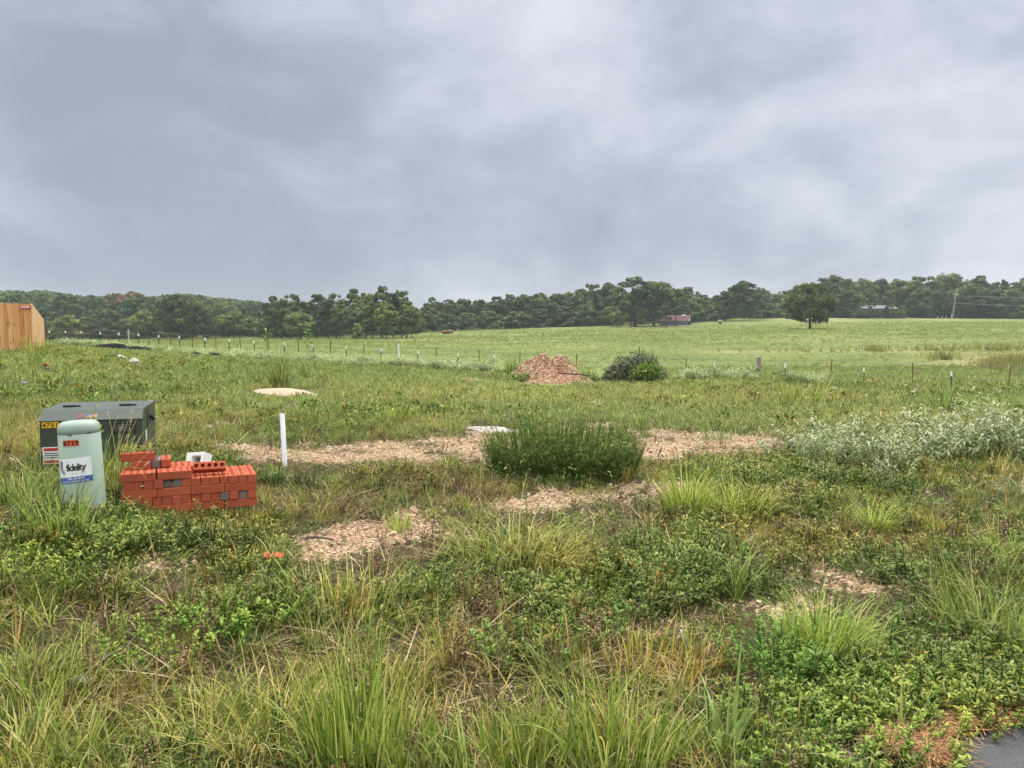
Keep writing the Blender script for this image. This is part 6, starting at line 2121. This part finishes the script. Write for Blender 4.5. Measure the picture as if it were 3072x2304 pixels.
C(1545, 1700, 'largest clump of arching tan and olive grass, in front of the gravel at the centre', 1475, 1.0, 760, OL, .55, 1.3, .0055, 1, vhi=1, droop=.5, base=.30, ell=(1.25, .8), tan_in=.45)
C(1480, 1690, 'olive grass clump merging into the left side of the largest arching clump', 1545, .5, 240, OL, .5, 1.2, .005, 2, vhi=1, droop=.4, base=.16, tan_in=.3)
C(1660, 1725, 'dry straw-coloured grass clump flopping to the right of the largest arching clump', 1560, .6, 260, TN_, .55, 1.5, .0045, 3, vhi=1, droop=.6, base=.16, az=-.2, tan_in=.4)
C(2060, 1560, 'tall bright yellow-green grass clump in front of the dark bush, left of two', 1375, .45, 640, (1.5, 1.55, 1.1), .22, .75, .0055, 4, base=.15, hv=.25)
C(2200, 1555, 'lower bright yellow-green grass clump, right of two in front of the dark bush', 1430, .5, 520, (1.5, 1.52, 1.1), .35, .9, .005, 5, base=.18)
C(2275, 1560, 'small yellow-green grass clump leaning right beside the two bright ones', 1450, .3, 240, (1.5, 1.5, 1.1), .4, .9, .0045, 6, base=.09, az=.3)
C(2622, 1600, 'spreading light green tussock left of the small straw tussock, right of centre', 1470, .5, 420, (1.3, 1.42, 1.05), .5, .9, .0055, 7, base=.10)
C(2790, 1590, 'small straw-yellow tussock at the right of the light green tussock', 1500, .35, 150, (1.6, 1.38, .95), .35, .7, .0045, 8, base=.09)
C(3030, 1680, 'broad fresh green tussock with arching edges at the right border', 1555, .6, 340, (1.1, 1.25, .9), .45, 1.2, .0055, 9, base=.16, droop=.4)
C(2960, 1900, 'big tall grass clump with long thin seed stalks at the right border', 1700, .8, 420, (1.0, 1.12, .9), .40, .8, .0048, 10, base=.24, droop=.2, vhi=1)
C(2890, 1850, 'thin stalky grass clump leaning left in front of the right gravel', 1560, .5, 110, OL, .3, .6, .0036, 11, base=.16, az=2.6, vhi=1)
C(3060, 1960, 'dark green grass clump cut by the right border below the tall stalky one', 1830, .5, 260, (.85, 1.0, .8), .4, .9, .005, 12, base=.2)
C(2470, 1955, 'fine light green grass clump in the lower right with thin arching blades', 1740, .55, 700, (1.25, 1.4, .95), .35, .9, .004, 13, base=.17, droop=.3)
C(2560, 1935, 'pale green thin grass clump flopping right beside the fine light green clump', 1790, .45, 240, (1.25, 1.3, 1.0), .45, 1.2, .0038, 14, base=.14, az=-.2, droop=.4, tan_in=.3)
C(1850, 2285, 'tall green grass clump at the bottom, right of the middle', 2010, .6, 420, (1.0, 1.12, .8), .26, .6, .0052, 15, base=.20, hv=.3)
C(1980, 2260, 'yellowish green grass clump at the bottom, beside the tall green one', 2120, .5, 260, YG, .35, .8, .0048, 16, base=.18, tan_in=.2)
C(1070, 2295, 'tall upright green grass clump at the bottom, left of the middle', 1900, .5, 460, (1.05, 1.15, .75), .14, .35, .0055, 17, base=.17, hv=.3)
C(1210, 2290, 'yellow-green grass clump at the bottom, right of the tall upright one', 2110, .4, 300, YG, .22, .6, .005, 18, base=.16)
C(1430, 2290, 'green grass clump at the bottom middle leaning left', 2120, .5, 300, (1.0, 1.15, .85), .28, .6, .0052, 19, base=.18, az=2.4)
C(1590, 2290, 'upright green grass clump at the bottom middle', 2100, .45, 340, (1.05, 1.15, .8), .2, .5, .0052, 20, base=.17)
C(120, 2075, 'light green grass clump at the left border, upper one of the two', 1920, .5, 380, (1.15, 1.22, .8), .26, .8, .0045, 21, base=.20, droop=.3)
C(230, 2060, 'arching yellowish grass clump beside the crumpled clear bag, lower left', 1940, .4, 200, YG, .4, 1.1, .004, 22, base=.14, az=-.3, droop=.4)
C(90, 2290, 'tall grass clump in the bottom left corner', 2090, .6, 420, (1.1, 1.15, .8), .28, .7, .0052, 23, base=.24, tan_in=.3)
C(330, 2298, 'reddish and green grass clump at the bottom left', 2150, .5, 260, OL, .35, .8, .005, 24, base=.2, tan_in=.5)
C(2165, 2255, 'broad-bladed bluish green grass clump at the bottom, right of the tall green one', 2010, .4, 46, BL_, .45, .7, .013, 25, base=.07, vhi=.7)
C(2300, 2290, 'bluish grass blades at the bottom among the bright leafy weeds', 2130, .3, 30, BL_, .45, .9, .011, 26, base=.06, vhi=.6)
C(1196, 1588, 'small round light green tuft on the near gravel patch', 1520, .3, 170, (1.25, 1.35, .95), .55, .7, .006, 27, base=.10)
C(1195, 1272, 'dark green grass tuft behind the far gravel, right of two', .52, .8, 260, (1.0, 1.1, .75), .4, .8, .008, 28, base=.2)
C(1010, 1262, 'small dark grass tuft behind the far gravel, left of two', .34, .5, 150, (.75, .95, .65), .45, .8, .008, 29, base=.14)
C(1350, 1295, 'green grass tuft just left of the concrete patch', .36, .5, 140, GN, .45, .8, .007, 30, base=.14)
C(1910, 1292, 'round green grass tuft behind the dark bush on its right', .38, .6, 200, (.8, 1.0, .75), .5, .8, .007, 31, base=.2)
C(2230, 1282, 'low reddish green tuft at the far end of the right gravel', .26, .7, 180, OL, .5, .8, .007, 32, base=.25)
C(2160, 1320, 'low bluish green tuft on the right gravel', .24, .6, 180, BL_, .6, .8, .007, 33, base=.25)
C(2365, 1216, 'upright pale grass tuft in the meadow behind the silvery thicket, left one', .8, .6, 110, YG, .25, .4, .014, 34, base=.2)
C(2450, 1216, 'leaning grass tuft in the meadow behind the silvery thicket, right one', .75, .6, 90, YG, .35, .5, .014, 35, base=.2, az=.2)
C(2830, 1238, 'dark upright grass tuft behind the silvery weeds near the right border', .7, .5, 120, (.8, 1., .7), .25, .4, .012, 36, base=.2)
C(2215, 1800, 'loose spray of long green grass blades in the weeds right of centre', .42, .4, 46, GN, .4, 1.0, .0055, 37, base=.04, az=.5, droop=.3)
C(480, 1690, 'thin dry straw stalks fallen over the small left gravel strip', .36, .5, 16, TN_, .9, .5, .004, 38, base=.1, vhi=1)
C(185, 1640, 'green grass clump in front of the pedestal on the left', .40, .4, 160, (1.0, 1.15, .85), .2, .6, .0055, 39, base=.14, tan_in=.25)
C(60, 1500, 'tangled green grass clump left of the pedestal', .24, .5, 240, (1.0, 1.15, .9), .4, .9, .005, 40, base=.2, tan_in=.3)
C(1440, 1480, 'single tall thin seed stalks leaning across the gravel left of the dark bush', .62, .3, 5, OL, .35, .5, .004, 41, base=.05, vhi=1)
C(800, 2210, 'straw and green grass clump at the bottom, left of the tall upright one', .28, .5, 260, TN_, .5, 1.1, .0045, 42, base=.22, droop=.4, tan_in=.4)
C(620, 2230, 'pale green wiry grass clump at the bottom left', .26, .5, 260, YG, .5, 1.1, .0042, 43, base=.22, droop=.4)
C(1000, 1830, 'pale straw-green grass patch below the gravel', .24, .7, 420, (1.55, 1.4, 1.0), .45, 1.0, .0045, 44, base=.34, tan_in=.2, ell=(1.3, .8))
C(1900, 2010, 'low grass clump with tan and red blades, lower right of centre', .20, .6, 280, (1.6, 1.2, .95), .5, .8, .0052, 45, base=.26, tan_in=.4, ell=(1.4, .8))
C(2070, 2010, 'reddish brown matted grass clump in the lower right of centre', .17, .5, 220, (1.5, .85, .75), .6, .9, .0045, 46, base=.2, tan_in=.3, ell=(1.3, .8))
C(2400, 1640, 'flattened brownish red grass mat in front of the right gravel', .15, .6, 260, (1.5, 1.0, .85), .7, 1.0, .0045, 47, base=.3, tan_in=.4, ell=(1.6, .7))
C(840, 1165, 'dark twiggy shrub standing behind the sand heap', .95, .8, 200, (.62, .62, .55), .4, .5, .014, 48, base=.2, name='shrub', cat='shrub', grp=None)
C(925, 1140, 'leaning green scrubby weed right of the dark twiggy shrub', .75, .6, 130, (.9, 1.0, .8), .5, .5, .016, 49, base=.25, name='shrub', cat='shrub', grp=None, az=2.9)
C(100, 1068, 'tall yellow-green grass against the foot of the wooden fence', .62, 1.0, 300, (1.2, 1.15, .9), .25, .5, .012, 50, Y=26.4, base=.4)
C(1535, 1105, 'tall dark weed just left of the dirt heap', 1.15, .8, 170, (.8, .95, .75), .25, .4, .02, 51, Y=39, base=.3)
C(1760, 1115, 'bright green tall weed between the dirt heap and the brush pile', .85, .9, 240, (1.1, 1.2, .8), .35, .5, .02, 52, Y=37.5, base=.4)

# the dark green bush
def bush():
    p = hit(1690, 1446); k = mpp(p.y)
    r = np.random.default_rng(33)
    m = MB(); n = 820
    a = r.uniform(0, 6.28, n); q = np.sqrt(r.uniform(0, 1, n))
    Wx, Wy, H = 300*k, .60, 164*k
    P0 = np.stack([.74*Wx*q*np.cos(a), .7*Wy*q*np.sin(a)+.25, np.zeros(n)], 1)
    D = np.stack([np.cos(a)*q*.42, np.sin(a)*q*.40, np.ones(n)], 1)+r.normal(0, .07, (n, 3))
    L_ = H*np.clip((1.04-.36*q**2.5)*r.normal(1, .13, n)*(.80+.42*vnoise(P0[:, 0]*3.3+5, P0[:, 1]*3.3, 8)), .3, 1.2)
    pts = stems(m, P0, D, L_, .006, 4, .25, r, v=.3)
    per = 22
    t = np.sort(r.uniform(.22, 1.0, (n, per)), axis=1)
    f = t*4; i = np.minimum(f.astype(int), 3); fr = (f-i)[..., None]; rows = np.arange(n)[:, None]
    P = pts[rows, i]*(1-fr)+pts[rows, i+1]*fr
    az = r.uniform(0, 6.28, (n, per))
    DD = np.stack([np.cos(az), np.sin(az), 1.2+r.normal(0, .3, (n, per))], -1)
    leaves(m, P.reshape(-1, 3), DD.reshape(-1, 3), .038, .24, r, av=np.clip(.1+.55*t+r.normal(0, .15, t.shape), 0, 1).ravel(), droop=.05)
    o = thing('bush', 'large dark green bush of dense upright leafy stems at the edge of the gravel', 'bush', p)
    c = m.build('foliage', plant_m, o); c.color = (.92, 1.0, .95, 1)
    m = MB(); d = sphere_dirs(700, r, -.1)
    P = d*np.array([Wx*.75, .4, H*.32])+np.array([-.1, .0, .14])
    P[:, 2] = np.maximum(P[:, 2], .03)
    leaves(m, P, d+r.normal(0, .5, d.shape), .045, .3, r)
    c = m.build('lower_leaves', plant_m, o); c.color = (.85, .95, .85, 1)
bush()

# silver-leaved weeds at the right, each its own plant
def silver():
    pos = [(2365, 1398, 150), (2425, 1385, 165), (2490, 1400, 180), (2520, 1345, 150), (2560, 1405, 190), (2615, 1412, 185), (2640, 1352, 165), (2680, 1418, 190), (2725, 1340, 150), (2745, 1400, 170),
           (2800, 1375, 190), (2850, 1385, 205), (2905, 1372, 205), (2935, 1335, 170), (2960, 1385, 210), (3010, 1372, 215), (3055, 1390, 235), (3050, 1330, 190), (3062, 1500, 130), (2700, 1450, 110), (2460, 1432, 80)]
    protos = []
    for s in range(5):
        m = whorl_plant(17, .26, .80, .092, .28, 28, 200+s, silver_o, .55, .75, .05, wst=.006)
        protos.append(m.mesh('silver_weed', silver_o))
    G = 'silver-leaved weeds of the thicket on the right'
    for i, (px, py, hp) in enumerate(pos):
        p = hit(px, py); h = hp*mpp(p.y)
        if i < 18:
            order = sorted(range(18), key=lambda q: pos[q][0]).index(i)
            lab = f'silvery pale-leaved weed in the thicket on the right, {ORD[order]} from the left'
        else:
            lab = ['low silvery weed by the right border below the thicket', 'bright whitish weed drooping out of the front of the thicket', 'small dull silvery sprig at the front left foot of the thicket'][i-18]
        o = link('silver_weed', protos[i % 5]); o.location = p
        o.rotation_euler = (random.uniform(-.1, .1), random.uniform(-.1, .1), random.uniform(0, 6.28))
        sx = h*random.uniform(.66, .92)/.80; o.scale = (sx*1.15, sx*1.15, sx)
        j = random.uniform(.82, 1.15); o.color = (j, j, j*.98, 1)
        tag(o, lab, 'weed', G)
silver()

def leafy(px, py, label, n, spread, h, leaf, asp, per, tint, seed, name='leafy_weed', grp='leafy weeds of the near ground', Y=None, z=None, mat=None, droop=.15, lean=.5):
    p = hit(px, py) if Y is None else at(px, Y)
    if z is not None: p.z = z
    m = whorl_plant(n, spread, h, leaf, asp, per, seed, mat or plant_m, droop, lean, .4, wst=.005)
    o = m.build(name, mat or plant_m); o.location = p; o.color = (*tint, 1)
    return tag(o, label, 'weed', grp)
LG, DG, YL = (1.15, 1.22, .88), (.85, 1.0, .78), (1.75, 1.6, 1.2)
leafy(2330, 2030, 'dark green ferny weed mound left of the fine light green clump, lower right', 60, .20, .24, .030, .3, 30, (.72, 1.02, .70), 301)
for i, (px, py, lab, tn) in enumerate([
        (2440, 2210, 'bright green leafy weed mass at the bottom right, left part', LG), (2600, 2250, 'bright green leafy weed mass at the bottom right, left of the pine straw', LG),
        (2560, 2120, 'green leafy weed patch behind the bright bottom right mass', (1.1, 1.3, .95)), (2740, 2150, 'yellow-green curly weed just above the pine straw', YL),
        (2830, 2110, 'yellow-green curly weed left of the bright leafy corner mass', YL), (2960, 2110, 'bright green leafy weed mass at the right border above the asphalt', LG),
        (3060, 2090, 'green leafy weed cut by the right border above the asphalt', LG), (2900, 2020, 'dark green leafy weed mass behind the bright corner weeds', DG),
        (2700, 2060, 'dark green leafy weed behind the yellow-green curly one', DG), (2320, 2250, 'green leafy weed at the bottom beside the bluish blades', (1.0, 1.2, .9)),
        (320, 1650, 'pale-tipped leafy weed in front of the pedestal, left of the bricks', (1.35, 1.4, 1.1)), (110, 1720, 'light green leafy weed mass at the left border', (1.4, 1.4, .95)),
        (1760, 1880, 'bluish green low weed patch right of the centre, below the arching clump', (.85, 1.05, .92)), (1600, 1960, 'green low weed patch below the arching clump', (.8, 1.05, .9)),
        (720, 1880, 'fresh green leafy weed in the lower left', (1.1, 1.4, .95)), (540, 1950, 'light green leafy weed left of the fresh green one', (1.2, 1.35, .9))]):
    w = .30 if py > 1900 else .26
    leafy(px, min(py, 2290), lab, 60, w, .16 if py < 2000 else .14, .026 if i not in (3, 4) else .023, .38, 26, tn, 310+i)
# weed behind the pedestal
leafy(222, 1300, 'bright feathery green weed rising behind the pedestal against the transformer', 10, .06, .60, .05, .16, 46, (1.3, 1.4, 1.1), 330, Y=5.75, grp=None, lean=.25)
for i, (px, top, lab) in enumerate([(800, 993, 'tall leafy sapling weed in the fence row, left of two'), (922, 990, 'tall star-leaved sapling weed in the fence row, right of two')]):
    Y = fence_line(px)-3; p = at(px, Y); h = CAMZ+float(ray(px, top)[1])*Y-p.z
    m = MB(); r = np.random.default_rng(340+i)
    m.tube([(0, 0, -.1), (.03, 0, h*.6), (0, 0, h*.95)], [.018, .014, .006], 5, .3)
    t = r.uniform(.45, 1, 46); az = r.uniform(0, 6.28, 46)
    leaves(m, np.stack([0*t, 0*t, h*t], 1), np.stack([np.cos(az), np.sin(az), .35+.4*(t-.5)], 1), .42, .22, r, droop=.3)
    o = m.build('sapling', plant_m); o.location = p; o.color = (1.2, 1.35, 1.1, 1)
    tag(o, lab, 'sapling', 'saplings in the fence row')

# foxtail grass between the pedestal and the bricks
def foxtail():
    p = at(325, 5.75); p.z = CAMZ+float(ray(325, 1440)[1])*5.75
    o = thing('foxtail_grass', 'clump of foxtail grass with pale bristly seed heads between pedestal and transformer', 'grass clump', p)
    r = np.random.default_rng(55); k = mpp(5.75)
    heads = [(332, 1240), (354, 1250), (374, 1258), (345, 1278), (358, 1290), (380, 1287), (415, 1316), (372, 1318), (343, 1322), (395, 1330), (430, 1310), (455, 1285), (462, 1270), (350, 1355), (448, 1300), (456, 1322), (300, 1258), (405, 1318), (470, 1345), (325, 1390)]
    m = MB(); hm = []
    for i, (hx, hy) in enumerate(heads):
        tip = np.array([(hx-325)*k, r.normal(0, .10), (1440-hy)*k])
        root = np.array([r.normal(.03, .05), r.normal(0, .04), -.1])
        mid = root*.45+tip*.55+np.array([-.02*np.sign(tip[0]), 0, .05])
        t = np.linspace(0, 1, 7)[:, None]
        c = (1-t)**2*root+2*t*(1-t)*mid+t*t*tip
        m.tube(c, np.linspace(.0022, .0012, 7), 4, .95)
        d = c[-1]-c[-2]; d /= np.linalg.norm(d)
        hm.append((c[-1], d))
    blades(m, 130, .13, .34, .3, .4, .9, .006, 4, r, vhi=.95, droop=.3)
    b = m.build('blades', clump_m, o); b.color = (1.15, 1.2, .95, 1)
    hd = leafmat('seed_head', (.24, .20, .12), (.44, .38, .25), (.55, .50, .36), inst=False, trans=.2, rough=.8)
    for i, (q, d) in enumerate(hm):
        m = MB(); L_ = r.uniform(.040, .058)
        s = np.linspace(0, 1, 6)
        m.tube(q+d*(s*L_)[:, None], .0058*np.sin(np.pi*np.clip(s*.9+.08, 0, 1))**.6, 6, .5)
        n = 60; u = r.uniform(.05, 1, n); sp = sphere_dirs(n, r)+d*1.2
        leaves(m, q+d*(u*L_)[:, None], sp, .012, .12, r)
        m.build('seed_head', hd, o)
foxtail()
# pale seed heads in the weeds left of and below the pedestal
def strays():
    r = np.random.default_rng(66)
    hd = bpy.data.materials['seed_head']
    for i, (hx, hy, lab) in enumerate([(120, 1430, 'foxtail stalks with pale heads left of the pedestal'), (360, 1480, 'foxtail stalks with pale heads leaning between pedestal and bricks'), (180, 1545, 'little pale seed heads in the weeds at the foot of the pedestal')]):
        p = hit(hx, hy+40); m = MB(); o = thing('foxtail_grass', lab, 'grass clump', p, 0, 'small foxtail clumps round the pedestal')
        qs = []
        for _ in range(8):
            tip = np.array([r.normal(0, .12), r.normal(-.02, .06), r.uniform(.12, .34) if i < 2 else r.uniform(.05, .16)]); root = np.array([r.normal(0, .04), r.normal(0, .04), -.03])
            c = np.stack([root*(1-t)+tip*t+np.array([0, 0, .05*math.sin(math.pi*t)]) for t in np.linspace(0, 1, 5)])
            m.tube(c, .0016, 4, .9); d = c[-1]-c[-2]; qs.append((c[-1], d/np.linalg.norm(d)))
        b = m.build('stalks', clump_m, o); b.color = (1.2, 1.2, .9, 1)
        for q, d in qs:
            m = MB(); s = np.linspace(0, 1, 5); m.tube(q+d*(s*.045)[:, None], .0055*np.sin(np.pi*np.clip(s*.9+.08, 0, 1))**.6, 6, .9); m.build('seed_head', hd, o)
strays()
# stick on the near gravel
p = hit(950, 1624); m = MB(); m.tube([(-.12, .01, .02), (0, 0, .03), (.12, -.02, .02)], [.006, .008, .006], 6); o = m.build('stick', dark_wood); o.location = p
tag(o, 'short dark stick lying on the left of the near gravel patch', 'stick')
# clipped weeds on top of the topmost brick
def topweeds():
    r = np.random.default_rng(77); m = MB()
    P0 = at(350, 5.42); c, s = math.cos(math.radians(24)), math.sin(math.radians(24))
    n = 130; lx = r.uniform(.0, .2, n); ly = r.uniform(.22, .30, n)
    P = np.stack([P0.x+c*lx-s*ly, P0.y+s*lx+c*ly, np.full(n, CAMZ-1.284+7*.0612+.005)+r.uniform(0, .03, n)], 1)
    leaves(m, P, sphere_dirs(n, r, -.1), .04, .15, r)
    o = m.build('dry_weed', clump_m); o.color = (1.3, 1.15, .9, 1)
    tag(o, 'wisp of cut dry weed lying on the topmost brick', 'weed')
topweeds()

# ------------------------------------------------------------------ the air
def haze():
    m = MB(); zt = max((o.matrix_world @ Vector(k)).z for o in bpy.data.objects if o.type == 'MESH' and o.name in S.objects for k in o.bound_box)
    m.box(-1360, 1360, -34, 905, -14, max(50, zt+3))
    hm = bpy.data.materials.new('haze'); hm.use_nodes = True
    t = hm.node_tree; t.nodes.clear()
    o_ = t.nodes.new('ShaderNodeOutputMaterial'); v = t.nodes.new('ShaderNodeVolumePrincipled')
    v.inputs['Color'].default_value = (.80, .88, 1.0, 1); v.inputs['Density'].default_value = HAZE; v.inputs['Anisotropy'].default_value = 0.1
    t.links.new(v.outputs[0], o_.inputs['Volume'])
    tag(m.build('haze', hm), 'pale damp air that veils the far trees', 'haze', None, 'stuff')
HAZE = 0.00024
haze()
